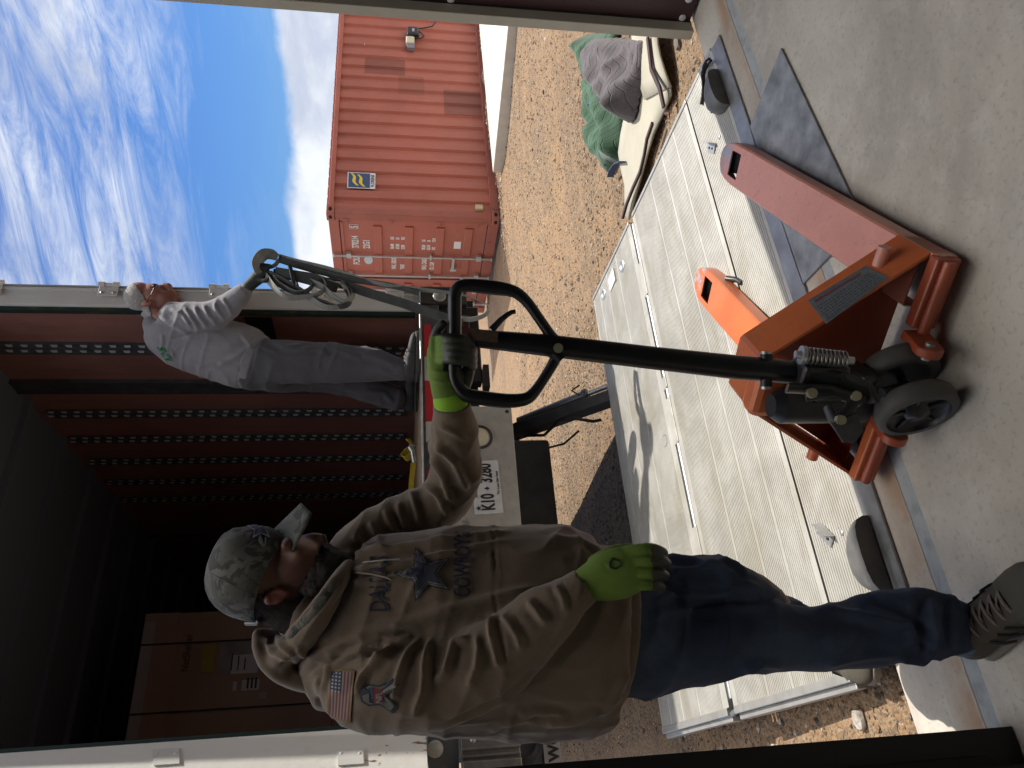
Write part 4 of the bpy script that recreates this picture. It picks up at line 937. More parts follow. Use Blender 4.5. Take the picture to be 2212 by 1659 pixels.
# ---- mast and loop handle
mastm = mat('handle_black', (.006, .006, .007), (.012, .012, .013), .38, 0, 10, .0004, 60)
D0 = 1.685
def hp(x, y, d=D0): return px(x, y, d)
mast = MB(); mp_ = [hp(1730, 806, 1.66), hp(1640, 797, 1.665), hp(1595, 794, 1.667), hp(1400, 772), hp(1262, 755.5), hp(1181, 746), hp(1032, 731)]
mast.tube(mp_, [.026, .027, .0275, .0262, .0258, .0252, .021], 20, up=FW); mo = part('mast', mast, mastm, jack)
mb = MB(); mb.box((-.035, -.04, -.09), (.035, .035, .02), M=Matrix.Translation(hp(1735, 812, 1.65)) @ JM.to_3x3().to_4x4(), bev=.012)
mb.tube([hp(1655, 765, 1.66), hp(1655, 835, 1.66)], .013, 12); mb.tube([hp(1700, 838, 1.62), hp(1790, 842, 1.61), hp(1862, 868, 1.60)], .020, 10, flat=.007); mb.tube([hp(1820, 815, 1.60), hp(1872, 835, 1.60), hp(1885, 870, 1.60)], .017, 10, flat=.007)
mb.tube([hp(1735, 795, 1.64), hp(1820, 830, 1.63), hp(1868, 855, 1.62)], .028, 12); part('mast_foot', mb, bpy.data.materials['pump_black'], mo)
mb = MB()
for y in (762, 838): mb.tube([hp(1655, y-3, 1.655), hp(1655, y+3, 1.655)], .012, 10)
part('pivot_pin', mb, steel, mo)
loop = [(982,700),(982,660),(983,637),(992,621),(1012,616.5),(1044,619),(1071,622),(1101,627),(1121,636),(1141,655),(1161,683),(1190,725),(1205,747),(1200,775),(1171,824),(1149,853),(1131,863),(1101,866),(1071,864),(1042,860),(1012,855),(996,843),(985,824),(982,800),(982,750)]
rr_ = [.0155]*5 + [.0165, .0165, .0145, .0135, .0125, .0120, .0125, .016, .013, .012, .0135, .0150, .0165, .0170, .0170, .0165, .016, .0155, .0155, .0155]
def smoothp(P, n=3):
    out = []
    m_ = len(P)
    for i in range(m_):
        p0, p1, p2, p3 = P[(i-1) % m_], P[i], P[(i+1) % m_], P[(i+2) % m_]
        for k in range(n):
            t = k/n; out.append(tuple(.5*((2*b)+(-a+c)*t+(2*a-5*b+4*c-d)*t*t+(-a+3*b-3*c+d)*t**3) for a, b, c, d in zip(p0, p1, p2, p3)))
    return out
lp = smoothp([(a, b, r) for (a, b), r in zip(loop, rr_)])
mb = MB(); mb.tube([hp(a, b) for a, b, r in lp], [r for a, b, r in lp], 18, closed=True, up=FW); part('handle_loop', mb, mastm, mo)
mb = MB(); mb.tube([hp(1190, 757), hp(1225, 742)], .02, 10); mb.tube([hp(1185, 745), hp(1215, 775)], .02, 12); part('handle_clamp', mb, mastm, mo)
mb = MB(); mb.tube([hp(1062, 712, 1.67), hp(1083, 690, 1.67), hp(1097, 679, 1.67), hp(1106, 674, 1.67), hp(1114, 673, 1.67)], [.0085, .007, .006, .0055, .005], 10); part('release_lever', mb, mastm, mo)
q = [hp(1012, 708, 1.66), hp(1076, 716, 1.655), hp(1075, 740, 1.655), hp(1011, 732, 1.66)]
q = [v - FW*.0 for v in q]; mb = MB(); mb.add([v for v in q]+[v+FW*.004 for v in q], [(0, 1, 2, 3), (7, 6, 5, 4), (0, 4, 5, 1), (1, 5, 6, 2), (2, 6, 7, 3), (3, 7, 4, 0)]); part('warning_label', mb, mat('brown_label', (.10, .06, .03), (.05, .03, .02), .5, 0, 80), mo)
mb = MB(); mb.tube([hp(1206, 752, 1.66), hp(1206, 752, 1.656)], .011, 14); part('clamp_bolt', mb, boltm, mo)
# ================================================================== bent boards, moving blankets, strap, cargo
boardm = mat('weathered_board', (.46, .43, .34), (.37, .345, .28), .8, 0, 3, .001, 40, (1, 1, 1), 6, (.3, .7), ((.25, .19, .11), 11, .70))
def board(near, far, lab, seed):
    """sheet lying on the gravel: near/far are edge lines in the ground plane"""
    mb = MB(); n = len(near); m_ = 6; vs = []; fs = []
    for i in range(n):
        for j in range(m_):
            t = j/(m_-1); x = near[i][0]*(1-t)+far[i][0]*t; y = near[i][1]*(1-t)+far[i][1]*t
            z = near[i][2]*(1-t)+far[i][2]*t + .004*noise.noise(Vector((x*5, y*5, seed)))
            vs.append((x, y, z))
    k = len(vs); vs += [(a, b, c-.012) for a, b, c in vs]
    for i in range(n-1):
        for j in range(m_-1):
            q = (i*m_+j, (i+1)*m_+j, (i+1)*m_+j+1, i*m_+j+1); fs.append(q); fs.append(tuple(k+w for w in reversed(q)))
    for i in range(n-1):
        for j in (0, m_-1): fs.append((i*m_+j, (i+1)*m_+j, k+(i+1)*m_+j, k+i*m_+j))
    for i in (0, n-1):
        for j in range(m_-1): fs.append((i*m_+j, i*m_+j+1, k+i*m_+j+1, k+i*m_+j))
    mb.add(vs, fs, True); mb.s = [True]*len(fs)
    mb.s[-(2*(m_-1)):] = [False]*(2*(m_-1))
    return single('flooring_board', mb, boardm, lab, 'board', near[0])
def Gp(x, y, z): 
    p = pz(x, y, z); return (p.x, p.y, z)
b1n = [Gp(1352, 470, -.035), Gp(1366, 425, -.03), Gp(1372, 380, -.022), Gp(1385, 340, -.012), Gp(1402, 300, -.012), Gp(1420, 262, -.02), Gp(1432, 215, -.03), Gp(1437, 190, -.035)]
b1f = [(p[0]+.35, p[1]+.42, p[2]-.01) for p in b1n]
board([Gp(1357, 474, -.045), Gp(1369, 430, -.03), Gp(1384, 380, -.03), Gp(1398, 330, -.035), Gp(1410, 290, -.03), Gp(1430, 245, -.04), Gp(1448, 205, -.03), Gp(1447, 190, -.03)], [Gp(1349, 465, -.045), Gp(1349, 400, -.035), Gp(1340, 360, -.03), Gp(1335, 330, -.02), Gp(1340, 290, -.02), Gp(1350, 240, -.02), Gp(1360, 200, -.02), Gp(1370, 180, -.02)], 'left weathered tan board with a dark edge line on the gravel beside the lift platform', 1)
board([Gp(1447, 188, -.020), Gp(1436, 160, .0), Gp(1430, 140, .01), Gp(1424, 120, .015), Gp(1419, 95, .018), Gp(1416, 60, .02)], [Gp(1390, 215, -.010), Gp(1380, 180, .0), Gp(1375, 150, .01), Gp(1370, 120, .015), Gp(1365, 95, .018), Gp(1362, 60, .02)], 'right curved tan board poking out under the grey moving blanket', 2)
mb = MB(); pts = [Gp(1349, 471, -.022), Gp(1358, 440, -.02), Gp(1372, 405, -.014), Gp(1387, 372, -.012), Gp(1396, 335, -.012), Gp(1402, 300, -.01), Gp(1414, 266, -.01)]; mb.ribbon([Vector(p)+Vector((0, 0, .012)) for p in pts], .014, .02, (0, 0, 1)); mb.ribbon([Vector(Gp(1434, 232, .0)), Vector(Gp(1425, 190, .018)), Vector(Gp(1407, 150, .026)), Vector(Gp(1403, 115, .03)), Vector(Gp(1399, 80, .034))], .012, .026, (0, 0, 1)); single('board_edging', mb, mat('dark_red_edging', (.06, .02, .02), (.03, .02, .02), .6), 'dark strip of edging lying along the tan boards', 'edging', pts[0])
def blanket(name, outline_px, z0, hmap, m_, lab, trim=None, seed=0, res=.016, folds=()):
    """cloth heap: footprint from outline points, height profile with folds"""
    P = [Gp(*q) if len(q) == 3 else Gp(q[0], q[1], z0) for q in outline_px]
    xs = [p[0] for p in P]; ys = [p[1] for p in P]
    def inside(x, y):
        c = False; n = len(P)
        for i in range(n):
            (x1, y1, _), (x2, y2, _) = P[i], P[(i+1) % n]
            if (y1 > y) != (y2 > y) and x < (x2-x1)*(y-y1)/(y2-y1)+x1: c = not c
        return c
    def edist(x, y):
        b = 9
        for i in range(len(P)):
            (x1, y1, _), (x2, y2, _) = P[i], P[(i+1) % len(P)]
            dx, dy = x2-x1, y2-y1; t = max(0, min(1, ((x-x1)*dx+(y-y1)*dy)/(dx*dx+dy*dy+1e-9))); b = min(b, math.hypot(x-x1-t*dx, y-y1-t*dy))
        return b
    gx = np.arange(min(xs), max(xs)+res, res); gy = np.arange(min(ys), max(ys)+res, res); ids = {}; vs = []; fs = []
    for i, x in enumerate(gx):
        for j, y in enumerate(gy):
            if inside(x, y):
                d = edist(x, y); k = min(1, d/.09); h = hmap*(1-(1-k)**2.5)
                h += .035*noise.noise(Vector((x*3.2, y*3.2, seed)))*k - .05*abs(noise.noise(Vector((x*4+y*2, y*5-x*2, seed+5))))*k + .028*noise.noise(Vector((x*9, y*9, seed+2)))*k + .03*k*max(0, 1-abs(noise.noise(Vector((x*4-y*2, y*3+x*3, seed+8))))*3.2)**2
                for (ax, ay, bx, by, am, w) in folds:
                    A = Gp(ax, ay, z0); B = Gp(bx, by, z0); dx, dy = B[0]-A[0], B[1]-A[1]; t = max(0, min(1, ((x-A[0])*dx+(y-A[1])*dy)/(dx*dx+dy*dy))); dd = math.hypot(x-A[0]-t*dx, y-A[1]-t*dy); h += am*math.exp(-(dd/w)**2)*k
                ids[i, j] = len(vs); vs.append((x, y, z0+max(.012, h)))
    for (i, j) in list(ids):
        if (i+1, j) in ids and (i, j+1) in ids and (i+1, j+1) in ids: fs.append((ids[i, j], ids[i+1, j], ids[i+1, j+1], ids[i, j+1]))
    # skirt to the ground
    bm = bmesh.new(); bv = [bm.verts.new(v) for v in vs]
    for f in fs: bm.faces.new([bv[i] for i in f])
    be = [e for e in bm.edges if len(e.link_faces) == 1]
    r_ = bmesh.ops.extrude_edge_only(bm, edges=be)
    for v in r_['geom']:
        if isinstance(v, bmesh.types.BMVert): v.co.z = z0-.004; v.co.x += .0; 
    for v in [v for v in bm.verts if not v.link_faces]: bm.verts.remove(v)
    bmesh.ops.smooth_vert(bm, verts=bm.verts, factor=.5, use_axis_x=True, use_axis_y=True, use_axis_z=True); bmesh.ops.smooth_vert(bm, verts=bm.verts, factor=.5, use_axis_x=True, use_axis_y=True, use_axis_z=True)
    mb = MB(); bm.verts.index_update(); mb.add([v.co.copy() for v in bm.verts], [[v.index for v in f.verts] for f in bm.faces], True); bm.free()
    loc = (sum(xs)/len(xs), sum(ys)/len(ys), z0)
    t = thing(name, lab, 'blanket', loc); cl = part('blanket_cloth', mb, m_, t)
    if trim:
        for tr in trim[1]:
            mb = MB(); mb.ribbon([Vector(Gp(*q)) for q in tr], .045, .006, (0, 0, 1)); part('blanket_binding', mb, trim[0], t)
    return t
def quilt(nm, a, b_, sc=11, ang=.6):
    g = NT(nm, .9); g.b.inputs['Sheen Weight'].default_value = .3
    wob = g.M('MULTIPLY', g.noise(3, 4), .5)
    r1 = g.M('ADD', g.M('ADD', g.M('MULTIPLY', g.X, math.cos(ang)), g.M('MULTIPLY', g.Y, math.sin(ang))), g.M('MULTIPLY', wob, .05))
    zig = g.M('MULTIPLY', g.M('ABSOLUTE', g.M('SUBTRACT', g.M('FRACT', g.M('MULTIPLY', g.M('ADD', g.M('MULTIPLY', g.X, -math.sin(ang)), g.M('MULTIPLY', g.Y, math.cos(ang))), 5)), .5)), .10)
    fr = g.M('FRACT', g.M('MULTIPLY', g.M('ADD', r1, zig), sc*2)); tri_ = g.M('ABSOLUTE', g.M('SUBTRACT', fr, .5))
    ln = g.step(tri_, .41, .5)
    c = g.mix(g.step(g.noise(7, 6), .35, .7), a, b_); c = g.mix(g.M('MULTIPLY', ln, .4), c, tuple(v*.6 for v in a)); g.base(c)
    g.bump(g.M('SUBTRACT', g.M('MULTIPLY', g.noise(18, 7), 1.2), g.M('MULTIPLY', ln, .7)), .006); return g.m
greenq = quilt('green_quilt', (.03, .09, .045), (.05, .125, .065)); greyq = quilt('grey_quilt', (.115, .095, .105), (.085, .075, .083), 10, 1.1)
navy = mat('navy_binding', (.04, .06, .12), (.05, .075, .15), .8)
blanket('moving_blanket', [(1262, 75), (1262, 140), (1270, 215), (1276, 225), (1268, 240), (1272, 262), (1288, 288), (1290, 340), (1308, 350), (1318, 380), (1330, 356), (1345, 350), (1350, 300), (1346, 240), (1330, 200), (1340, 60)], -.075, .065, greenq, 'dark green quilted moving blanket with navy binding, crumpled on the gravel', (navy, [[(1318, 382, -.05), (1322, 368, -.03), (1332, 354, -.02), (1345, 349, .0)], [(1265, 240, -.04), (1272, 226, -.02), (1281, 224, .0)], [(1286, 292, -.04), (1290, 318, -.03), (1300, 340, -.02), (1311, 357, -.03)]]), 1, folds=((1300, 280, 1335, 345, .09, .08), (1270, 90, 1320, 230, .07, .07), (1325, 240, 1345, 330, .07, .05)))
blanket('moving_blanket', [(1290, 80), (1283, 130), (1300, 165), (1320, 205), (1335, 240), (1352, 262), (1366, 270), (1376, 255), (1385, 215), (1396, 160), (1404, 110), (1408, 78)], -.02, .085, greyq, 'grey-brown quilted moving blanket heaped on top of the tan boards', None, 4, folds=((1300, 110, 1345, 240, .09, .09), (1340, 80, 1370, 230, .10, .10)))
# black rubber tie on the right wheel stop
mb = MB(); q = [(2787, 252, .03), (2775, 272, .035), (2768, 300, .04), (2772, 340, .035), (2768, 380, .03), (2762, 412, .032)]
def fz(x, y, z): return pz(x/1.8228, y/1.8228, z)
mb.ribbon([fz(*a) for a in q], .016, .010, (0, 0, 1)); mb.tube([fz(2790, 250, .03), fz(2800, 238, .045), (fz(2792, 232, .05)), fz(2780, 240, .05), fz(2770, 262, .055), fz(2764, 300, .05)], .006, 8)
single('rubber_strap', mb, rubber, 'black rubber tie-down strap lying over the right wheel stop of the lift platform', 'strap', fz(2770, 320, .02))
# yellow ratchet strap on the truck sill
ym = mat('yellow_webbing', (.50, .36, .02), (.38, .27, .02), .8, 0, 30, .001, 200)
ys = thing('ratchet_strap', 'yellow ratchet strap lying at the edge of the truck floor', 'strap', pb(885, 960, 3.95))
def tb(x, y, b): return pb(x, y, b)
mb = MB(); mb.ribbon([tb(880, 948, 3.93), tb(886, 955, 3.93), tb(893, 960, 3.92), tb(890, 968, 3.92), tb(880, 975, 3.93), tb(872, 985, 3.94), tb(876, 992, 3.93), tb(888, 985, 3.92)], .045, .004, Vector((.3, -.5, .8))); part('webbing', mb, ym, ys)
mb = MB(); mb.tube([tb(886, 966, 3.9), tb(892, 975, 3.9), tb(896, 1000, 3.9)], .016, 8); mb.tube([tb(884, 962, 3.89), tb(895, 962, 3.89)], .010, 8); part('ratchet', mb, steel, ys)
mb = MB(); mb.ribbon([tb(893, 1000, 3.9), tb(889, 1040, 3.92), tb(886, 1090, 3.95)], .03, .004, (0, 0, 1)); part('webbing', mb, ym, ys)
# cardboard crate in the truck
BXX0, BXX1, BY0, BY1, BZ0, BZ1 = .36, pb(450, 1321, 6.42).x, 6.42, 7.3, 1.27, 3.40
carton = thing('cardboard_carton', 'tall brown strapped cardboard carton inside the truck with a yellow notice and white labels', 'carton', ((BXX0+BXX1)/2, 6.9, BZ0))
cm = mat('brown_cardboard', (.50, .34, .25), (.43, .29, .215), .85, 0, 2, .001, 20)
mb = MB(); mb.box((BXX0, BY0, BZ0+.12), (BXX1, BY1, BZ1-.26), bev=.006); part('carton_sleeve', mb, cm, carton)
mb = MB(); mb.box((BXX0-.004, BY0-.008, BZ1-.27), (BXX1+.004, BY1+.01, BZ1), bev=.006); part('carton_lid', mb, cm, carton)
mb = MB(); mb.box((BXX0, BY0, BZ0), (BXX1, BY1, BZ0+.115)); part('carton_pallet', mb, mat('pallet_wood', (.25, .18, .11), None, .8), carton)
tapem = mat('pale_tape', (.52, .49, .46), (.45, .42, .40), .35, 0, 4)
mb = MB(); mb.box((BXX0+.12, BY0-.0105, BZ1-.09), (BXX1-.06, BY0-.0085, BZ1-.006)); part('tape', mb, tapem, carton)
for x in (pb(450, 1536, 6.42).x, pb(450, 1389, 6.42).x):
    mb = MB(); mb.box((x, BY0-.0135, BZ0), (x+.014, BY0-.0110, BZ1+.004)); part('strapping_band', mb, black, carton)
for z in (1.9,):
    mb = MB(); mb.box((BXX0, BY0-.0025, z), (BXX1, BY0-.0005, z+.006)); part('fold_line', mb, mat('fold_brown', (.12, .07, .05), None, .9), carton)
def onbox(x, y): return pb(x, y, BY0-.004)
def rect(nm, x0, y0, x1, y1, m_, par, off=.004):
    A = pb(x0, y1, BY0-off); B = pb(x1, y0, BY0-off); mb = MB(); mb.box((min(A.x, B.x), BY0-off-.002, min(A.z, B.z)), (max(A.x, B.x), BY0-off, max(A.z, B.z))); return part(nm, mb, m_, par)
rect('notice', 433, 1392, 467, 1453, mat('yellow_notice', (.50, .40, .05), (.42, .34, .05), .4, 0, 20), carton)
pch = rect('document_pouch', 470, 1383, 571, 1457, mat('clear_pouch', (.34, .31, .29), (.46, .44, .42), .12, 0, 6, .004, 14), carton, .0035)
rect('document', 498, 1412, 560, 1456, chip, carton, .008)
rect('label', 521, 1467, 561, 1492, chip, carton); rect('label', 502, 1472, 512, 1492, chip, carton); rect('label', 559, 1494, 576, 1509, tapem, carton)
mb = MB(); A = onbox(406, 1451); text(mb, 'NetShelter', .080, (A.x, BY0-.006, A.z), (1, 0, 0), (0, 0, 1), .001, .8); part('printed_name', mb, mat('print_grey', (.10, .07, .06), None, .8), carton)
mb = MB()
for i, dz in enumerate((.05, .0, -.05)): 
    A = onbox(515, 1448); mb.box((A.x, BY0-.0105, A.z+dz), (A.x+.13-.02*i, BY0-.0085, A.z+dz+.01))
for i in range(3): A = onbox(545, 1490); mb.box((A.x+.01, BY0-.0075, A.z+.03-.03*i), (A.x+.09, BY0-.0062, A.z+.045-.03*i))
part('print', mb, mat('print_dark', (.05, .05, .05), None, .6), carton)
mb = MB(); mb.box((1.62, 7.6, 1.27), (1.95, 8.2, 2.95), bev=.01); ct = single('cardboard_carton', mb, cm, 'shorter plain carton standing behind the tall one deep in the truck', 'carton', (1.8, 7.9, 1.27))
# ================================================================== people
def cat(P, n=4):
    """catmull-rom through tuples"""
    out = []; m_ = len(P)
    for i in range(m_-1):
        p0, p1, p2, p3 = P[max(i-1, 0)], P[i], P[i+1], P[min(i+2, m_-1)]
        for k in range(n):
            t = k/n; out.append(tuple(.5*((2*b)+(-a+c)*t+(2*a-5*b+4*c-d)*t*t+(-a+3*b-3*c+d)*t**3) for a, b, c, d in zip(p0, p1, p2, p3)))
    out.append(tuple(P[-1])); return out
def pt(mb, pts, seg=24, n=4, ends=(1, 1)):
    """closed fleshy tube through picture points (x, y, distance, half width px, half depth m)"""
    q = cat(pts, n) if len(pts) > 2 else [tuple(p) for p in pts]
    P = [px(a, b, d) for a, b, d, r, e in q]; r1 = [r*d/F for a, b, d, r, e in q]; r2 = [e for a, b, d, r, e in q]
    if ends:      # rounded ends
        for side in (0, -1):
            if not ends[side]: continue
            i0 = 0 if side == 0 else len(P)-1; i1 = 1 if side == 0 else len(P)-2
            t = (P[i0]-P[i1]).normalized(); k = min(r1[i0], r2[i0]); base = P[i0].copy(); a0, b0 = r1[i0], r2[i0]
            ex = [(base + t*k*.5, a0*.86, b0*.86), (base + t*k*.82, a0*.55, b0*.55), (base + t*k*.95, a0*.2, b0*.2)]
            if side == 0:
                P = [e[0] for e in ex[::-1]]+P; r1 = [e[1] for e in ex[::-1]]+r1; r2 = [e[2] for e in ex[::-1]]+r2
            else: P += [e[0] for e in ex]; r1 += [e[1] for e in ex]; r2 += [e[2] for e in ex]
    mb.tube(P, r1, seg, flat=r2, up=FW); return mb
CR = Matrix(((RT.x, UP.x, FW.x), (RT.y, UP.y, FW.y), (RT.z, UP.z, FW.z)))      # columns: right, up, forward
def pe(mb, x, y, d, rx, ry, rd, rot=0):
    """ellipsoid: rx = half size px along picture x (world up), ry = along picture y, rd depth m; rot in degrees in the picture"""
    Mx = CR.to_4x4() @ Matrix.Rotation(R(rot), 4, 'Z') @ Matrix.Diagonal((ry*d/F, rx*d/F, rd, 1))
    return mb.ell(px(x, y, d), (1, 1, 1), Mx, 28, 16)
def remesh(mb, vox, sm=6, name='t'):
    me = mb.mesh(name); o = bpy.data.objects.new(name, me); COL.objects.link(o)
    r = o.modifiers.new('r', 'REMESH'); r.mode = 'VOXEL'; r.voxel_size = vox
    s = o.modifiers.new('s', 'SMOOTH'); s.factor = .5; s.iterations = sm
    dg = bpy.context.evaluated_depsgraph_get(); m2 = bpy.data.meshes.new_from_object(o.evaluated_get(dg))
    bpy.data.objects.remove(o); bpy.data.meshes.remove(me)
    n = len(m2.vertices); co = np.empty(n*3); m2.vertices.foreach_get('co', co); co = co.reshape(-1, 3)
    nv = [list(p.vertices) for p in m2.polygons]; bpy.data.meshes.remove(m2)
    return co, nv
def vnormals(co, faces):
    me = bpy.data.meshes.new('n'); me.from_pydata(co.tolist(), [], faces); me.update()
    a = np.empty(len(co)*3); me.vertices.foreach_get('normal', a); bpy.data.meshes.remove(me); return a.reshape(-1, 3)
def dist_poly(X, Y, poly):
    best = np.full(X.shape, 1e9); tt = np.zeros(X.shape); L_ = 0; seg = []
    for a, b in zip(poly[:-1], poly[1:]): seg.append((a, b, L_)); L_ += math.hypot(b[0]-a[0], b[1]-a[1])
    for a, b, l0 in seg:
        dx, dy = b[0]-a[0], b[1]-a[1]; l = math.hypot(dx, dy)
        t = np.clip(((X-a[0])*dx+(Y-a[1])*dy)/(l*l+1e-9), 0, 1); d = np.hypot(X-a[0]-t*dx, Y-a[1]-t*dy)
        m_ = d < best; best = np.where(m_, d, best); tt = np.where(m_, (l0+t*l)/L_, tt)
    return best, tt
def folds(co, faces, F_, gen=.004, gscale=7, seed=0, sm=0, wr=0):
    """press drapery ridges (given as picture polylines) and general creasing into the cloth as real relief"""
    N_ = vnormals(co, faces); X, Y, D = proj(co); view = co - np.array(EYE); view /= np.linalg.norm(view, axis=1)[:, None]
    face_ = np.clip(-(N_*view).sum(1)*2.0+.35, 0, 1)
    h = np.zeros(len(co))
    for f in F_:
        poly, amp, w = f[0], f[1], f[2]; dl = f[3] if len(f) > 3 else None
        d, t = dist_poly(X, Y, poly)
        e = np.clip(np.minimum(t, 1-t)*6+.25, 0, 1); e = e*e*(3-2*e)
        g = (1.25*np.exp(-(d/w)**2) - .55*np.exp(-(d/(2.3*w))**2))*amp*e*face_
        if dl is not None: g *= (D < dl[1])*(D > dl[0])
        h += g
    if gen:
        q = co*gscale
        h += gen*np.array([noise.noise(Vector((a+seed, b, c*.8))) + .5*abs(noise.noise(Vector((a*2.1, b*2.1+seed, c*1.7)))) for a, b, c in q])
        if wr:
            w1 = np.array([(1-abs(noise.noise(Vector((a*.55+seed, b*.55, c*1.5+a*.5)))*2.2)) for a, b, c in q]); w1 = np.clip(w1, 0, 1)**3
            w2 = np.array([(1-abs(noise.noise(Vector((a*1.3+seed+9, b*1.3, c*.8-b*.6)))*2.2)) for a, b, c in q]); w2 = np.clip(w2, 0, 1)**3
            h += wr*(w1+.6*w2)
    return co + N_*h[:, None]
def cloth(name, co, faces, m_, parent, mats=None, pick=None):
    me = bpy.data.meshes.new(name); o = np.array(wloc(parent)); me.from_pydata((co-o).tolist(), [], faces)
    me.polygons.foreach_set('use_smooth', [True]*len(faces)); me.update()
    ob = link(name, me, m_, parent)
    if mats:
        for x in mats: me.materials.append(x)
        idx = [pick(co[f[0]], p.normal) for f, p in zip(faces, me.polygons)]; me.polygons.foreach_set('material_index', idx); me.update()
    return ob
class Decal:
    def __init__(s, co, faces): s.t = BVHTree.FromPolygons([tuple(c) for c in co], faces)
    def at(s, x, y, off=.0015):
        r = pray(x, y).normalized(); h = s.t.ray_cast(EYE, r)
        if h[0] is None: h = s.t.find_nearest(px(x, y, 1.6))
        n = h[1] if h[1].dot(r) < 0 else -h[1]; return h[0] + n*off
def decal_text(mb, dc, s, x0, y0, size_x, size_y, off=.0018, bold=.02, align='LEFT', skew=0):
    vs, fs = textmesh(s, 1, 0, 1, align, bold)
    mb.add([dc.at(x0 - v.y*size_x + v.x*skew, y0 - v.x*size_y, off) for v in vs], fs)
def fabric(nm, a, b_, sc=5, sheen=.25, rough=.9, fine=.0006, fs=420):
    g = NT(nm, rough); g.b.inputs['Sheen Weight'].default_value = sheen; g.b.inputs['Specular IOR Level'].default_value = .2
    c = g.mix(g.step(g.noise(sc, 6, .6, .4), .35, .65), a, b_); g.base(c); g.bump(g.M('ADD', g.noise(fs, 3), g.M('MULTIPLY', g.noise(60, 4), 2)), fine); return g.m
skin1 = mat('skin_tan', (.19, .085, .055), (.15, .065, .042), .55, 0, 9, .0006, 120); skin2 = mat('skin_ruddy', (.42, .20, .14), (.34, .14, .10), .55, 0, 14, .0006, 120)
# ------------------------------------------------------------------ the near man
m1 = thing('person', 'bearded man in tan hooded sweatshirt, jeans, camouflage cap and lime gloves holding the jack handle', 'person', pz(2090, 1380, 0))
# body (one surface, mostly under the clothes)
mb = MB()
pe(mb, 566, 1243, 1.72, 92, 92, .074); pe(mb, 640, 1222, 1.72, 74, 60, .066); pe(mb, 700, 1234, 1.72, 50, 44, .056); pe(mb, 655, 1190, 1.70, 30, 22, .05); pe(mb, 628, 1172, 1.70, 16, 16, .05)
pt(mb, [(640, 1172, 1.745, 9, .010), (668, 1161, 1.745, 10, .012), (690, 1163, 1.745, 12, .016), (696, 1172, 1.74, 9, .012)])
pe(mb, 708, 1190, 1.73, 9, 11, .022); pe(mb, 721, 1194, 1.73, 8, 10, .020); pe(mb, 742, 1212, 1.73, 16, 16, .03)
pt(mb, [(575, 1282, 1.725, 56, .058), (640, 1308, 1.735, 60, .062), (720, 1345, 1.75, 66, .07), (800, 1372, 1.74, 120, .10)])
pt(mb, [(800, 1380, 1.74, 150, .10), (950, 1365, 1.72, 170, .12), (1120, 1365, 1.72, 160, .13), (1250, 1372, 1.72, 110, .10)])
pt(mb, [(1300, 1400, 1.72, 64, .07), (1600, 1380, 1.72, 60, .06), (1850, 1372, 1.73, 50, .05), (2090, 1362, 1.75, 30, .035)])
pt(mb, [(1300, 1330, 1.76, 60, .07), (1590, 1268, 1.75, 42, .05), (1700, 1340, 1.90, 36, .05), (1784, 1375, 2.1, 26, .035)])
pt(mb, [(790, 1470, 1.62, 60, .06), (970, 1462, 1.55, 60, .05), (1060, 1425, 1.52, 52, .045), (1170, 1335, 1.50, 42, .038), (1250, 1272, 1.50, 26, .025)])
pt(mb, [(770, 1210, 1.86, 46, .05), (860, 1140, 1.87, 40, .045), (965, 1078, 1.86, 38, .04), (980, 960, 1.78, 36, .035), (978, 880, 1.71, 28, .027)])
co, fc = remesh(mb, .0065, 5); cloth('body', co, fc, skin1, m1)
bX, bY, bD = proj(co); bN = vnormals(co, fc); bco, bfc = co, fc
def inpoly(x, y, P):
    c = False
    for i in range(len(P)):
        (x1, y1), (x2, y2) = P[i], P[(i+1) % len(P)]
        if (y1 > y) != (y2 > y) and x < (x2-x1)*(y-y1)/(y2-y1)+x1: c = not c
    return c
def bodypatch(P, off):
    keep = [f for f in bfc if inpoly(bX[f[0]], bY[f[0]], P)]
    used = sorted({i for f in keep for i in f}); mp = {i: k for k, i in enumerate(used)}
    c2 = np.array([bco[i] + bN[i]*(off+.002*noise.noise(Vector(bco[i])*110)+.0012*noise.noise(Vector(bco[i])*260)) for i in used]); return c2, [[mp[i] for i in f] for f in keep]
# ear
mb = MB(); pe(mb, 596, 1288, 1.652, 25, 17, .012, 20); pe(mb, 582, 1294, 1.650, 12, 13, .014); pe(mb, 614, 1282, 1.654, 11, 9, .010)
co, fc = remesh(mb, .0022, 4); X, Y, D = proj(co); dd = np.hypot((X-598)/14, (Y-1284)/8); N_ = vnormals(co, fc); co = co - N_*(.0055*np.exp(-dd**2))[:, None]; cloth('ear', co, fc, mat('ear_skin', (.26, .09, .065), (.2, .07, .05), .5), m1)
mb = MB(); pt(mb, [(652, 1203, 1.664, 3, .004), (655, 1188, 1.672, 6, .006), (652, 1176, 1.69, 4, .005)]); co, fc = remesh(mb, .0018, 2); cloth('eyebrow', co, fc, mat('brow_dark', (.02, .015, .012), None, .9), m1)
mb = MB(); pe(mb, 662, 1186, 1.684, 5, 6, .006); part('eye', mb, mat('eye_white', (.5, .48, .45), None, .2), m1)
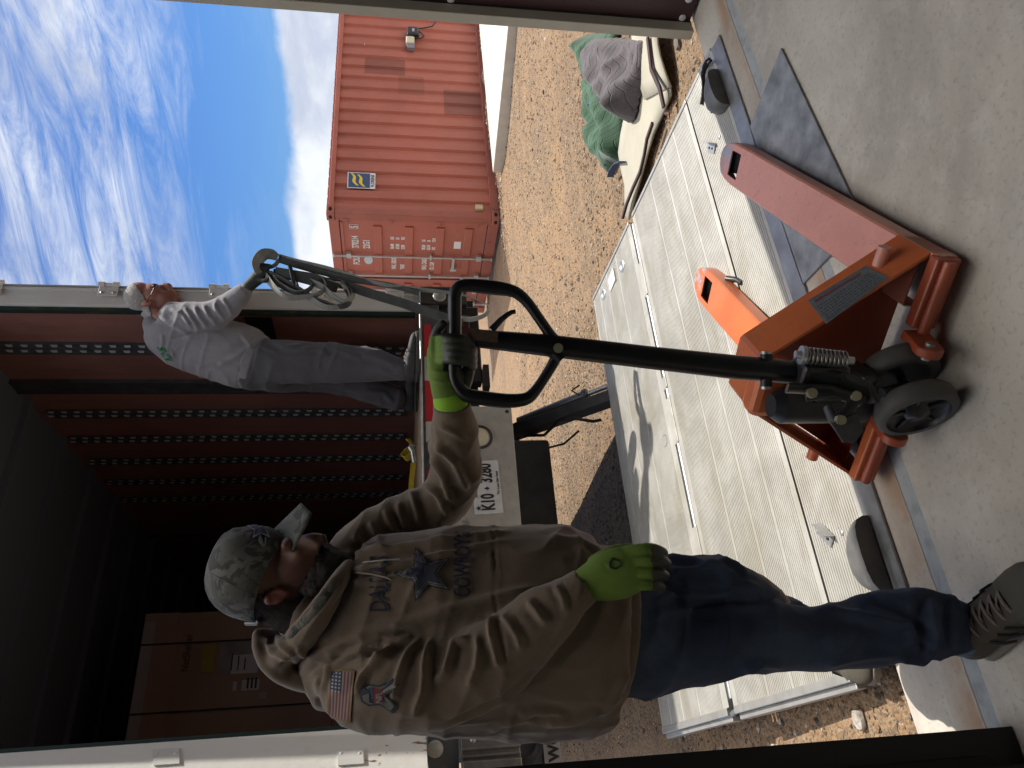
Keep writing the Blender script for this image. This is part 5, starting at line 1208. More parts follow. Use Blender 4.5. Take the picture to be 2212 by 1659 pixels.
# beard and short hair
hairm = mat('dark_hair', (.022, .018, .016), (.04, .03, .025), .85, 0, 60, .002, 300, (1, 1, 1))
mb = MB(); pe(mb, 708, 1238, 1.715, 54, 50, .064); pe(mb, 738, 1222, 1.72, 28, 26, .045); pe(mb, 684, 1262, 1.68, 40, 22, .035, 20); pt(mb, [(706, 1181, 1.72, 7, .02), (716, 1196, 1.70, 10, .018), (730, 1206, 1.695, 14, .02)])
co, fc = remesh(mb, .004, 4); N_ = vnormals(co, fc); co = co + N_*np.array([.004*noise.noise(Vector(c)*55)+.0025*noise.noise(Vector(c)*130) for c in co])[:, None]; cloth('beard', co, fc, hairm, m1)
co, fc = bodypatch([(540, 1300), (585, 1268), (606, 1290), (622, 1300), (652, 1318), (668, 1345), (640, 1385), (540, 1380)], .0035); cloth('hair', co, fc, hairm, m1)
co, fc = bodypatch([(632, 1296), (650, 1262), (668, 1228), (690, 1196), (700, 1140), (770, 1150), (790, 1230), (760, 1262), (720, 1290), (680, 1306), (648, 1312)], .0035); cloth('beard', co, fc, hairm, m1)
# cap
def camo(nm, cols, sc):
    g = NT(nm, .85); c = cols[0]
    for i, k in enumerate(cols[1:]): c = g.mix(g.step(g.noise(sc*(1+.3*i), 3, .5, .8, (1, 1, 1), 5*i+2), .52, .56), c, k)
    g.base(c); g.bump(g.noise(400, 3), .0005); return g.m
capm = camo('faded_camouflage', [(.10, .102, .09), (.07, .073, .063), (.14, .14, .125), (.045, .048, .042)], 16)
bm = bmesh.new(); t = MB(); pe(t, 552, 1242, 1.72, 102, 103, .092, 0)
for v in t.v: bm.verts.new(v)
bm.verts.ensure_lookup_table()
for f in t.f: bm.faces.new([bm.verts[i] for i in f])
p0 = px(570, 1336, 1.72); p1 = px(632, 1142, 1.72); ax = (p1-p0).normalized(); nn = ax.cross(FW + (UP*-.14)).normalized()
if nn.dot(-UP) < 0: nn = -nn
bmesh.ops.remove_doubles(bm, verts=bm.verts, dist=.0005)
g_ = bm.verts[:]+bm.edges[:]+bm.faces[:]; bmesh.ops.bisect_plane(bm, geom=g_, plane_co=p0, plane_no=nn, clear_outer=True)
for v in bm.verts:
    X, Y, D = proj(np.array([v.co])); X = X[0]; Y = Y[0]
    k = .010*math.exp(-((X-500)/30)**2-((Y-1160)/40)**2); v.co += (v.co-px(552, 1242, 1.72)).normalized()*(k + .0035*noise.noise(v.co*16) - .004*math.exp(-((Y-1232)/5)**2) - .006*max(0, (Y-1300)/40))
mb = MB(); bm.verts.index_update(); mb.add([v.co.copy() for v in bm.verts], [[v.index for v in f.verts] for f in bm.faces], True); bm.free()
cap = part('cap', mb, capm, m1); s_ = cap.modifiers.new('s', 'SOLIDIFY'); s_.thickness = .003; s_.offset = 0
mb = MB(); n1, n2 = 10, 14; vs = []; fs = []
C0, Cn, Cf = Vector((604, 1152, 1.715)), Vector((630, 1192, 1.655)), Vector((592, 1142, 1.785)); T0, Tn, Tf = Vector((660, 1089, 1.72)), Vector((672, 1108, 1.672)), Vector((650, 1086, 1.77))
for i in range(n1+1):
    for j in range(n2+1):
        w = j/n2*2-1; s = i/n1
        c = C0 + (Cn-C0)*max(0, -w) + (Cf-C0)*max(0, w); tp = T0 + (Tn-T0)*max(0, -w)**1.4 + (Tf-T0)*max(0, w)**1.4
        q = c + (tp-c)*(s**.9); q = Vector(q); q.x -= 7*math.sin(math.pi*s*.6)*(1-w*w); vs.append(px(q.x, q.y, q.z))
for i in range(n1):
    for j in range(n2): a = i*(n2+1)+j; fs.append((a, a+1, a+n2+2, a+n2+1))
mb.add(vs, fs, True); br_ = part('brim', mb, capm, cap); s_ = br_.modifiers.new('s', 'SOLIDIFY'); s_.thickness = .0045
mb = MB(); pe(mb, 453, 1234, 1.72, 5, 7, .006); part('cap_button', mb, mat('navy_button', (.03, .03, .06), None, .6), cap)
mb = MB(); mb.tube([px(532, 1346, 1.72), px(556, 1346, 1.70), px(560, 1338, 1.67)], .006, 8); part('cap_strap', mb, black, cap)
# star on the cap front and seams
cco = np.array([tuple(v.co+wloc(cap)) for v in cap.data.vertices]); cdc = Decal(cco, [list(p.vertices) for p in cap.data.polygons])
for r_, of, mm in ((36, .0045, 'navy_cap_print'), (31, .0055, 'white_cap_print'), (25, .0065, 'navy_cap_print')):
    m_ = bpy.data.materials.get(mm) or mat(mm, (.02, .025, .06) if 'navy' in mm else (.35, .36, .38), None, .7)
    P = [(562-(r_ if i % 2 == 0 else r_*.44)*math.cos(math.pi*i/5+.25), 1146-(r_ if i % 2 == 0 else r_*.44)*.75*math.sin(math.pi*i/5+.25)) for i in range(10)]
    mb = MB(); mb.add([cdc.at(562, 1146, of)]+[cdc.at(a, b, of) for a, b in P], [(0, i+1, (i+1) % 10+1) for i in range(10)]); part('cap_star', mb, m_, cap)
mb = MB()
for L_ in ([(453, 1236), (500, 1196), (550, 1168), (606, 1160)], [(453, 1236), (500, 1262), (555, 1290), (585, 1296)]): mb.tube([cdc.at(a, b, .001) for a, b in cat(L_, 5)], .0014, 5)
part('cap_seam', mb, mat('seam_grey', (.10, .105, .095), None, .9), cap)
# ---- sweatshirt
mb = MB()
pt(mb, [(700, 1330, 1.74, 70, .09), (725, 1345, 1.735, 150, .125), (770, 1358, 1.73, 188, .15), (850, 1362, 1.72, 205, .17), (950, 1360, 1.715, 216, .18), (1050, 1360, 1.71, 222, .185), (1150, 1362, 1.71, 225, .19), (1220, 1366, 1.71, 222, .19), (1275, 1370, 1.715, 208, .185), (1315, 1368, 1.72, 180, .178), (1338, 1370, 1.72, 150, .168)], 32, ends=(1, 0))
pt(mb, [(735, 1450, 1.66, 66, .07), (790, 1480, 1.61, 88, .085), (880, 1474, 1.57, 96, .085), (965, 1465, 1.55, 96, .08), (1045, 1432, 1.53, 88, .075), (1110, 1386, 1.515, 76, .066), (1165, 1342, 1.505, 65, .058), (1215, 1302, 1.50, 53, .05), (1240, 1282, 1.50, 44, .044)])
pt(mb, [(748, 1232, 1.84, 60, .07), (790, 1180, 1.87, 58, .07), (850, 1136, 1.88, 54, .062), (915, 1104, 1.88, 53, .06), (962, 1074, 1.86, 55, .06), (982, 1020, 1.82, 53, .056), (983, 965, 1.78, 51, .054), (979, 920, 1.745, 47, .05), (977, 893, 1.725, 41, .045)])
co, fc = remesh(mb, .0062, 7)
A_, B_ = .016, 8.5
near = (0, 1.66); 
Fs = [([(645,1462),(678,1424),(744,1384),(818,1359),(884,1343),(997,1309),(1097,1284),(1180,1268)], .020, 13),
 ([(662,1474),(719,1415),(769,1399),(818,1376),(884,1376)], A_, B_), ([(672,1488),(719,1430),(785,1402),(843,1386)], .012, 7), ([(690,1500),(711,1447),(752,1420),(818,1392),(870,1388)], .012, 8),
 ([(769,1500),(785,1462),(802,1442),(851,1392),(901,1369)], .018, 9), ([(848,1514),(865,1455),(884,1405),(913,1374)], .015, 9), ([(893,1543),(915,1489),(921,1433),(935,1385)], .018, 9),
 ([(940,1470),(963,1455),(974,1419),(983,1391),(1019,1377)], .018, 9), ([(1078,1440),(1070,1400),(1062,1350),(1070,1330)], .018, 9), ([(1142,1300),(1160,1320),(1180,1345)], .016, 9), ([(1085,1330),(1105,1350),(1120,1375),(1125,1400)], .014, 9), ([(1010,1480),(1030,1440),(1035,1400),(1030,1372)], .012, 8), ([(1200,1265),(1215,1290),(1222,1320)], .010, 7),
 ([(727,1205),(775,1196),(828,1188),(960,1172),(1097,1152)], .015, 8), ([(758,1233),(856,1222),(940,1205),(1025,1186),(1090,1172)], .014, 8), ([(760,1262),(850,1246),(905,1238)], .010, 7),
 ([(943,954),(982,998),(1000,1040),(1006,1059)], .016, 8), ([(934,987),(959,1031),(975,1082)], .015, 8), ([(918,1042),(948,1070),(970,1110)], .014, 8), ([(890,1062),(900,1090),(908,1125)], .014, 8), ([(862,1088),(866,1110),(875,1140)], .014, 8), ([(834,1104),(842,1125),(858,1150)], .013, 8), ([(800,1130),(812,1150),(822,1170)], .012, 8), ([(950,920),(985,935),(1010,950)], .008, 7), ([(765,1160),(790,1180),(840,1190)], .010, 8),
 ([(1180,1560),(1240,1555),(1300,1530)], .016, 10), ([(1120,1545),(1160,1535),(1220,1540)], .014, 9), ([(1060,1580),(1100,1556),(1150,1552)], .010, 8), ([(1300,1545),(1330,1500),(1350,1450)], .010, 10), ([(1190,1165),(1260,1170),(1300,1195)], .012, 10), ([(1240,1180),(1290,1215),(1330,1260)], .010, 10),
 ([(1066,1145),(1068,1230),(1070,1330)], -.006, 3.2), ([(705,1440),(690,1470),(688,1510),(705,1548),(740,1575)], -.009, 4), ([(1160,1440),(1090,1500),(1020,1540),(950,1560)], -.010, 8), ([(700,1440),(760,1430),(840,1420)], .008, 8)]
co = folds(co, fc, Fs, .0045, 8, 2, wr=.006)
hood_m = fabric('tan_fleece', (.175, .132, .092), (.145, .108, .076))
sw = cloth('sweatshirt', co, fc, hood_m, m1); dc = Decal(co, fc)
for nm, pts in (('cuff', [(1236, 1286, 1.50, 45, .046), (1252, 1274, 1.50, 41, .042), (1266, 1264, 1.50, 39, .039)]), ('cuff', [(978, 902, 1.73, 42, .046), (977, 888, 1.722, 41, .044), (975, 872, 1.712, 40, .042)]), ('hem', [(1322, 1370, 1.72, 150, .170), (1338, 1370, 1.72, 143, .166), (1352, 1372, 1.72, 139, .162)])):
    mb = MB(); pt(mb, pts, 30, ends=(0, 0)); c2, f2 = remesh(mb, .005, 3); c2 = folds(c2, f2, [], .002, 20, 5); cloth(nm, c2, f2, hood_m, sw)
# hood folded round the neck, camouflage lining inside
mb = MB()
pt(mb, [(752, 1226, 1.66, 16, .022), (728, 1262, 1.61, 22, .028), (700, 1310, 1.595, 27, .030), (668, 1356, 1.60, 30, .034), (640, 1392, 1.63, 32, .038), (610, 1412, 1.69, 34, .045), (598, 1400, 1.78, 34, .045), (640, 1350, 1.86, 30, .04), (700, 1270, 1.86, 28, .04), (745, 1222, 1.82, 20, .03)], 20)
pt(mb, [(575, 1375, 1.74, 18, .05), (586, 1402, 1.72, 26, .06), (606, 1432, 1.70, 28, .06), (640, 1452, 1.70, 30, .06), (690, 1462, 1.70, 34, .06)], 20)
co2, fc2 = remesh(mb, .0055, 5)
co2 = folds(co2, fc2, [([(588, 1352), (600, 1380), (612, 1400), (640, 1420)], .014, 7), ([(570, 1380), (590, 1410), (625, 1425)], .014, 7), ([(640, 1400), (660, 1420), (690, 1440)], .012, 8), ([(600, 1440), (630, 1436), (660, 1450)], -.012, 6), ([(745, 1240), (700, 1290), (660, 1340), (620, 1385)], -.010, 6), ([(735, 1275), (690, 1330), (650, 1385)], .008, 6)], .005, 11, 8)
hood = cloth('hood', co2, fc2, hood_m, sw)
mb = MB(); pt(mb, [(742, 1240, 1.625, 11, .012), (712, 1280, 1.585, 14, .013), (680, 1326, 1.572, 15, .012), (645, 1362, 1.59, 14, .013), (618, 1388, 1.62, 12, .013)], 14); c2, f2 = remesh(mb, .0035, 3); c2 = folds(c2, f2, [], .004, 22, 3); cloth('hood_lining', c2, f2, camo('dark_camouflage', [(.085, .085, .07), (.04, .045, .035), (.13, .12, .09), (.03, .03, .03)], 20), hood)
mb = MB(); mb.tube([dc.at(a, b, .004) for a, b in ((752, 1240), (775, 1236), (800, 1238), (830, 1246), (846, 1250))], .0022, 6); mb.tube([dc.at(a, b, .004) for a, b in ((752, 1222), (790, 1218), (830, 1214), (866, 1212))], .0022, 6); part('drawstring', mb, mat('cord_grey', (.30, .27, .22), None, .8), sw)
# chest print
inkm = mat('navy_print', (.020, .024, .045), None, .7); whm = mat('white_print', (.20, .20, .195), None, .7)
def starpts(cx, cy, r, k=.44):
    return [(cx-(r if i % 2 == 0 else r*k)*math.cos(math.pi*i/5), cy-(r if i % 2 == 0 else r*k)*.92*math.sin(math.pi*i/5)) for i in range(10)]
def star_decal(cx, cy, r, off, k=.44):
    P = starpts(cx, cy, r, k); vs = []; fs = []; n = 6
    for i in range(10):
        a, b_ = P[i], P[(i+1) % 10]; o = len(vs)
        for u in range(n+1):
            for w in range(n+1-u):
                q = (u/n, w/n); x = cx+(a[0]-cx)*q[0]+(b_[0]-cx)*q[1]; y = cy+(a[1]-cy)*q[0]+(b_[1]-cy)*q[1]; vs.append(dc.at(x, y, off))
        idx = {}; c = 0
        for u in range(n+1):
            for w in range(n+1-u): idx[u, w] = o+c; c += 1
        for u in range(n):
            for w in range(n-u):
                fs.append((idx[u, w], idx[u+1, w], idx[u, w+1]))
                if (u+1, w+1) in idx: fs.append((idx[u+1, w], idx[u+1, w+1], idx[u, w+1]))
    return vs, fs
for r_, of, mm in ((68, .0030, inkm), (61, .0042, whm), (54, .0054, inkm), (50, .0066, whm), (44, .0078, inkm)):
    mb = MB(); mb.add(*star_decal(918, 1240, r_, of)); part('star_print', mb, mm, sw)
mb = MB(); decal_text(mb, dc, 'COWBOYS', 1016, 1290, 50, 28, .003, .03); part('chest_lettering', mb, inkm, sw)
mb = MB(); decal_text(mb, dc, 'DALLAS', 838, 1322, 56, 34, .003, .02); part('chest_lettering', mb, inkm, sw)
# flag patch on the sleeve (grid that follows the cloth)
def patch(name, quad, nu, nv, pick, mats, par, off=.003):
    A, B, C, D = quad; vs = []; fs = []; mi = []
    for j in range(nv+1):
        for i in range(nu+1):
            u, v = i/nu, j/nv; x = (A[0]*(1-u)+B[0]*u)*(1-v)+(D[0]*(1-u)+C[0]*u)*v; y = (A[1]*(1-u)+B[1]*u)*(1-v)+(D[1]*(1-u)+C[1]*u)*v
            vs.append(dc.at(x, y, off))
    for j in range(nv):
        for i in range(nu): fs.append((j*(nu+1)+i, j*(nu+1)+i+1, (j+1)*(nu+1)+i+1, (j+1)*(nu+1)+i)); mi.append(pick(i, j))
    mb = MB().add(vs, fs, True); ob = part(name, mb, mats[0], par)
    for m_ in mats[1:]: ob.data.materials.append(m_)
    # recalc may reorder nothing: index by stored order
    ob.data.polygons.foreach_set('material_index', mi); ob.data.update(); return ob
fm = [mat('flag_cream', (.22, .175, .15), None, .8), mat('flag_red', (.15, .03, .03), None, .8), mat('flag_blue', (.02, .024, .05), None, .8), mat('flag_gold', (.18, .12, .045), None, .8), mat('flag_star', (.28, .28, .30), None, .8)]
def fpick(i, j):
    if j in (0, 14) or i in (0, 27): return 3
    if j <= 7 and i <= 12: return 4 if (i % 2 == 0 and j % 2 == 0) else 2
    return 1 if (j-1) % 2 == 0 else 0
patch('flag_patch', ((713, 1444), (709, 1547), (758, 1560), (768, 1450)), 28, 15, fpick, fm, sw)
# league patch: dark ribbon outline, grey ribbon, shield with blue top and red base
mb = MB()
def ribbonpatch(cx, cy, k, of):
    P = [(776, 1498), (782, 1484), (798, 1477), (822, 1480), (838, 1474), (852, 1465), (862, 1478), (846, 1496), (838, 1502), (846, 1510), (860, 1526), (850, 1540), (836, 1530), (820, 1521), (798, 1524), (782, 1516)]
    Q = [(cx+(a-cx)*k, cy+(b-cy)*k) for a, b in P]; vs = [dc.at(cx, cy, of)]+[dc.at(a, b, of) for a, b in Q]; return vs, [(0, i+1, (i+1) % len(Q)+1) for i in range(len(Q))]
mb.add(*ribbonpatch(818, 1501, 1.0, .003)); part('ribbon_patch', mb, inkm, sw)
mb = MB(); mb.add(*ribbonpatch(818, 1501, .84, .0045)); part('ribbon_patch', mb, mat('ribbon_grey', (.17, .17, .14), (.10, .10, .09), .8, 0, 60), sw)
mb = MB(); mb.add([dc.at(a, b, .006) for a, b in ((800, 1486), (810, 1484), (811, 1518), (800, 1516))], [(0, 1, 2, 3)]); sh_ = part('shield', mb, fm[2], sw)
mb = MB(); mb.add([dc.at(a, b, .006) for a, b in ((811, 1485), (828, 1488), (834, 1502), (828, 1514), (811, 1518))], [(0, 1, 2, 3, 4)]); part('shield', mb, mat('shield_red', (.2, .025, .03), None, .8), sw)
mb = MB(); decal_text(mb, dc, 'NFL', 828, 1516, 18, 13, .0075, .03); part('shield_lettering', mb, whm, sw)
# ---- jeans
denim = NT('denim', .85); c = denim.mix(denim.step(denim.noise(4, 6, .6, .5), .38, .68), (.024, .038, .072), (.055, .08, .125)); denim.base(c); denim.bump(denim.M('ADD', denim.noise(500, 2, .5, 0, (1, 1, .25)), denim.noise(90, 3)), .0007)
mb = MB()
pt(mb, [(1262, 1364, 1.73, 128, .14), (1310, 1366, 1.73, 132, .145), (1385, 1366, 1.72, 118, .13)], 28)
pt(mb, [(1330, 1402, 1.71, 82, .11), (1390, 1408, 1.705, 84, .108), (1450, 1402, 1.70, 83, .10), (1520, 1388, 1.70, 80, .09), (1600, 1377, 1.70, 74, .08), (1690, 1375, 1.71, 68, .075), (1770, 1377, 1.72, 64, .07), (1850, 1371, 1.73, 64, .068), (1930, 1354, 1.74, 69, .07), (2000, 1347, 1.745, 68, .07), (2052, 1354, 1.75, 60, .062), (2082, 1360, 1.75, 54, .058)], 28, ends=(1, 0))
pt(mb, [(1360, 1330, 1.77, 84, .10), (1440, 1280, 1.76, 74, .09), (1510, 1262, 1.75, 58, .08), (1562, 1258, 1.745, 50, .075), (1605, 1275, 1.76, 46, .07), (1650, 1315, 1.82, 46, .065), (1710, 1350, 1.93, 44, .06), (1770, 1376, 2.08, 42, .058)], 28)
co, fc = remesh(mb, .0065, 6)
JF = [([(1400,1330),(1470,1322),(1560,1318),(1680,1312)], .010, 9), ([(1440,1208),(1500,1215),(1540,1228),(1575,1240)], .014, 8), ([(1450,1240),(1520,1232),(1560,1215)], .012, 8), ([(1500,1290),(1550,1282),(1610,1262),(1640,1270)], .012, 8), ([(1560,1210),(1590,1222),(1612,1245)], .014, 7), ([(1420,1300),(1460,1285),(1520,1280)], .010, 8),
 ([(1755,1318),(1850,1335),(1930,1350),(1975,1345)], .020, 12), ([(1880,1300),(1940,1320),(1985,1352),(2010,1385)], -.018, 11), ([(1985,1300),(1978,1340),(1985,1380),(2000,1410)], -.016, 10), ([(2010,1290),(2012,1340),(2020,1400)], .016, 11), ([(1960,1285),(2030,1282),(2060,1300)], .010, 8), ([(2045,1300),(2040,1350),(2050,1405)], -.010, 7), ([(1780,1430),(1850,1420),(1930,1410)], .008, 9), ([(1600,1440),(1640,1430),(1690,1435)], .012, 9), ([(1940,1418),(1990,1420),(2015,1402)], .016, 8)]
co = folds(co, fc, JF, .006, 6, 11, wr=.009)
jn = cloth('jeans', co, fc, denim.m, m1)
mb = MB(); pt(mb, [(2070, 1358, 1.75, 56, .060), (2090, 1361, 1.75, 55, .059)], 30, ends=(0, 0)); c2, f2 = remesh(mb, .005, 2); c2 = folds(c2, f2, [], .005, 24, 2); cloth('trouser_hem', c2, f2, mat('hem_denim', (.06, .085, .12), (.13, .16, .20), .85, 0, 40), jn)
# ---- shoes
def shoe(par, heel, toe, mats, hgt=.10, wid=.049, lace=True, stripes=True):
    heel = Vector(heel); toe = Vector(toe); L_ = (toe-heel); ln = L_.length; u = L_.normalized(); w = Vector((0, 0, 1)).cross(u).normalized(); z = u.cross(w); 
    if z.z < 0: z = -z
    k = wid/.049; seg = 24
    def loft(prof, zz0, zoff=0, squash=1):
        mb = MB(); rings = []
        for s, hw, h in prof:
            ring = []
            for q in range(seg):
                a = 2*math.pi*q/seg; cx, cz = math.cos(a), math.sin(a)
                ring.append(heel + u*(s*ln) + w*(hw*k*math.copysign(abs(cx)**.75, cx)) + z*(zz0 + (h-zz0)*(.5+.5*math.copysign(abs(cz)**.8, cz))))
            rings.append(ring)
        vs = [v for r in rings for v in r]; n = len(rings)
        fs = [(i*seg+q, i*seg+(q+1) % seg, (i+1)*seg+(q+1) % seg, (i+1)*seg+q) for i in range(n-1) for q in range(seg)]+[list(range(seg))[::-1], list(range((n-1)*seg, n*seg))]
        return mb.add(vs, fs, True)
    up_ = [(-.01, .012, .05), (.0, .030, .075), (.04, .037, hgt), (.14, .040, hgt+.015), (.26, .041, hgt+.012), (.38, .043, hgt-.005), (.5, .046, .082), (.62, .049, .069), (.75, .050, .062), (.86, .046, .055), (.94, .036, .047), (.99, .018, .036), (1.0, .006, .03)]
    b = part('shoe', loft(up_, .012), mats[0], par)
    so = [(s*1.03-.012, hw+.0045, .026) for s, hw, h in up_]
    part('sole', loft(so, .0), mats[1], b)
    tc_ = [(s, hw+.0018, h+.0018) for s, hw, h in up_ if s >= .62]; part('toe_cap', loft(tc_, .014), mats[2], b)
    if lace:
        mb = MB()
        def top(s, t):
            for (s0, w0, h0), (s1, w1, h1) in zip(up_[:-1], up_[1:]):
                if s0 <= s <= s1: q = (s-s0)/(s1-s0); hw = w0+(w1-w0)*q; h = h0+(h1-h0)*q; return heel+u*(s*ln)+w*(hw*k*t)+z*(h-.055*abs(t)**2.4*.8+.006)
        for i in range(5):
            s = .33+i*.075; mb.tube([top(s, -.62), top(s+.01, -.3), top(s+.012, 0), top(s+.01, .3), top(s, .62)], .0055, 6, flat=.003)
            if i < 4: mb.tube([top(s, -.6), top(s+.037, 0), top(s+.075, .6)], .003, 6)
        part('laces', mb, mats[3], b)
    if stripes:
        mb = MB()
        for sd in (-1, 1):
            for i in range(3):
                s = .36+i*.10; mb.tube([heel+u*((s-.03)*ln)+w*(sd*.041*k)+z*.078, heel+u*(s*ln)+w*(sd*.0485*k)+z*.055, heel+u*((s+.04)*ln)+w*(sd*.0505*k)+z*.030], .007, 8, flat=.0025, up=w)
        part('stripe', mb, mats[4], b)
    return b
suede = mat('olive_suede', (.085, .072, .052), (.06, .052, .038), .9, 0, 9, .0008, 150); sole_ = mat('cream_sole', (.20, .17, .125), (.15, .13, .10), .7, 0, 20); laces = mat('lace_taupe', (.16, .13, .115), None, .85); dst = mat('dark_stripe', (.02, .02, .02), None, .7)
h0 = pz(2128, 1392, .0); t0 = pz(2262, 1262, .0); dv = (t0-h0); t0 = h0+dv.normalized()*.305
shoe(m1, h0, t0, (suede, sole_, mat('olive_toe', (.105, .095, .07), (.08, .072, .055), .85, 0, 12), laces, dst), wid=.056)
hb = pz(1800, 1392, 0); shoe(m1, hb+FH*.02, hb-FH*.24+Vector((0, 0, 0)), (suede, sole_, suede, laces, dst))
# ---- gloves
lime = mat('lime_knit', (.13, .215, .03), (.10, .17, .023), .85, 0, 8, .0006, 300); coat = mat('black_latex', (.012, .014, .010), (.03, .035, .022), .5, 0, 30, .0006, 120)
mb = MB()
pt(mb, [(1248, 1268, 1.50, 30, .030), (1278, 1257, 1.498, 42, .030), (1312, 1246, 1.492, 53, .029), (1345, 1236, 1.487, 55, .026), (1372, 1231, 1.487, 49, .022)], 24)
for f in ([(1352, 1193, 1.487, 14, .0145), (1392, 1187, 1.480, 13.5, .0135), (1415, 1188, 1.492, 13, .013), (1432, 1194, 1.515, 11, .011)], [(1360, 1214, 1.482, 14, .0145), (1402, 1210, 1.474, 13.5, .0135), (1426, 1212, 1.490, 13, .013), (1440, 1217, 1.515, 11, .011)],
          [(1362, 1239, 1.482, 14, .0145), (1402, 1237, 1.474, 13, .0135), (1424, 1240, 1.490, 12.5, .013), (1437, 1244, 1.514, 11, .011)], [(1356, 1263, 1.487, 13, .0135), (1396, 1263, 1.480, 12, .0125), (1416, 1265, 1.494, 11.5, .012), (1428, 1269, 1.514, 10, .010)],
          [(1285, 1214, 1.51, 16, .017), (1325, 1192, 1.525, 14, .015), (1362, 1188, 1.54, 13, .0135), (1385, 1196, 1.55, 11, .011)]): pt(mb, f, 16)
co, fc = remesh(mb, .0028, 5)
co = folds(co, fc, [([(1310, 1216), (1318, 1226), (1330, 1222)], .002, 4), ([(1375, 1203), (1400, 1200), (1430, 1205)], -.003, 3), ([(1378, 1226), (1400, 1224), (1432, 1230)], -.003, 3), ([(1378, 1251), (1400, 1250), (1428, 1256)], -.003, 3), ([(1255, 1250), (1262, 1275), (1268, 1295)], .002, 4)], .0015, 25, 4)
def gp(v, n):
    X, Y, D = proj(np.array([v])); fac = n.dot(FW); return 1 if (X[0] > 1408 + 6*noise.noise(Vector(v)*60) or (fac > .15 and X[0] > 1275)) else 0
cloth('glove', co, fc, lime, m1, [coat], gp)
mb = MB(); gd = Decal(co, fc)
tr = [gd.at(a, b, .001) for a, b in ((1322, 1207), (1316, 1216), (1318, 1226), (1330, 1229), (1342, 1221), (1338, 1212))]; mb.tube(tr, .0022, 6, closed=True); part('glove_badge', mb, mat('badge_green', (.02, .05, .02), None, .7), m1)
mb = MB()
pt(mb, [(976, 880, 1.715, 32, .034), (970, 852, 1.706, 36, .034), (960, 820, 1.705, 33, .030), (951, 785, 1.708, 29, .026), (947, 758, 1.712, 25, .023)], 24)
for i, y in enumerate((733, 748, 763, 778)):
    dx = i*1.5; pt(mb, [(948, y+12, 1.712, 13, .014), (951, y, 1.688, 11.5, .0125), (962+dx, y-2, 1.664, 11, .0115), (984, y-1, 1.655, 11, .0115), (1005, y+2, 1.660, 11, .0115), (1019, y+8, 1.676, 10.5, .011), (1022, y+14, 1.694, 10, .010)], 14)
pt(mb, [(950, 800, 1.70, 15, .016), (940, 765, 1.700, 13, .014), (938, 735, 1.696, 12, .013), (946, 712, 1.690, 11.5, .012), (957, 700, 1.684, 10, .010)], 14)
pt(mb, [(985, 850, 1.71, 24, .026), (1003, 820, 1.71, 19, .02), (1013, 795, 1.705, 15, .016)], 14)
co, fc = remesh(mb, .003, 3); co = folds(co, fc, [([(930, 800), (960, 806), (975, 800)], .002, 4), ([(928, 820), (960, 828), (985, 824)], .002, 4)], .0015, 25, 9)
def gp2(v, n):
    X, Y, D = proj(np.array([v])); return 1 if (Y[0] < 800 and X[0] > 955 or (Y[0] < 725) or (X[0] > 1000 and Y[0] < 835)) else 0
cloth('glove', co, fc, lime, m1, [coat], gp2)
mb = MB(); pt(mb, [(976, 876, 1.715, 37, .037), (972, 862, 1.708, 38, .037)], 24); c2, f2 = remesh(mb, .004, 2); cloth('glove_cuff', c2, f2, mat('bright_lime', (.26, .50, .03), (.2, .42, .03), .85, 0, 30), m1)
# ------------------------------------------------------------------ the man on the truck
D2 = 4.42
m2 = thing('person', 'grey-haired man in glasses and pale grey sweatshirt standing at the truck edge holding straps', 'person', px(893, 800, D2))
def q2(pts, d=0): return [(a, b, D2+d+(e[0] if e else 0), r, rd) for a, b, r, rd, *e in pts]
mb = MB()
pe(mb, 303, 645, D2, 33, 36, .075, 12); pe(mb, 330, 642, D2, 32, 29, .065); pe(mb, 352, 646, D2, 26, 22, .055); pe(mb, 370, 652, D2, 15, 12, .04); pe(mb, 326, 618, D2, 8, 6, .03)
pt(mb, q2([(342, 622, 4, .012), (354, 616, 5, .014), (366, 618, 6, .018), (368, 626, 4, .014)])); pe(mb, 371, 630, D2, 4, 6, .025); pe(mb, 378, 636, D2, 4, 6, .022); pe(mb, 385, 648, D2, 7, 8, .03)
pt(mb, q2([(325, 668, 21, .055), (345, 684, 24, .06), (375, 700, 30, .08)]))
pt(mb, q2([(380, 722, 50, .10), (450, 742, 55, .12), (550, 780, 50, .13)])); pt(mb, q2([(550, 785, 36, .07), (720, 785, 26, .06), (880, 792, 14, .04)])); pt(mb, q2([(560, 805, 34, .07, .15), (720, 815, 26, .06, .2), (865, 850, 14, .04, .22)]))
pt(mb, q2([(395, 700, 24, .06), (440, 690, 22, .05), (490, 670, 18, .045), (530, 625, 11, .03)]))
co, fc = remesh(mb, .007, 4); cloth('body', co, fc, skin2, m2)
bX, bY, bD = proj(co); bN = vnormals(co, fc); bco, bfc = co, fc
mb = MB(); pe(mb, 316, 655, D2-.07, 12, 7, .012, 15); co, fc = remesh(mb, .003, 3); cloth('ear', co, fc, mat('ear_ruddy', (.42, .17, .12), None, .5), m2)
hg = mat('white_grey_hair', (.50, .48, .46), (.34, .32, .31), .8, 0, 90, .003, 300)
co, fc = bodypatch([(250, 700), (250, 622), (284, 608), (296, 622), (306, 634), (314, 650), (320, 664), (326, 676), (322, 712), (296, 712)], .005); cloth('hair', co, fc, hg, m2)
mb = MB(); mb.tube([px(316, 653, D2-.083), px(326, 636, D2-.078), px(333, 622, D2-.068)], .0025, 6); mb.tube([px(333+9*math.sin(a), 618+4*math.cos(a), D2-.062+.01*math.cos(a)) for a in np.linspace(0, 6.28, 13)[:-1]], .002, 6, closed=True)
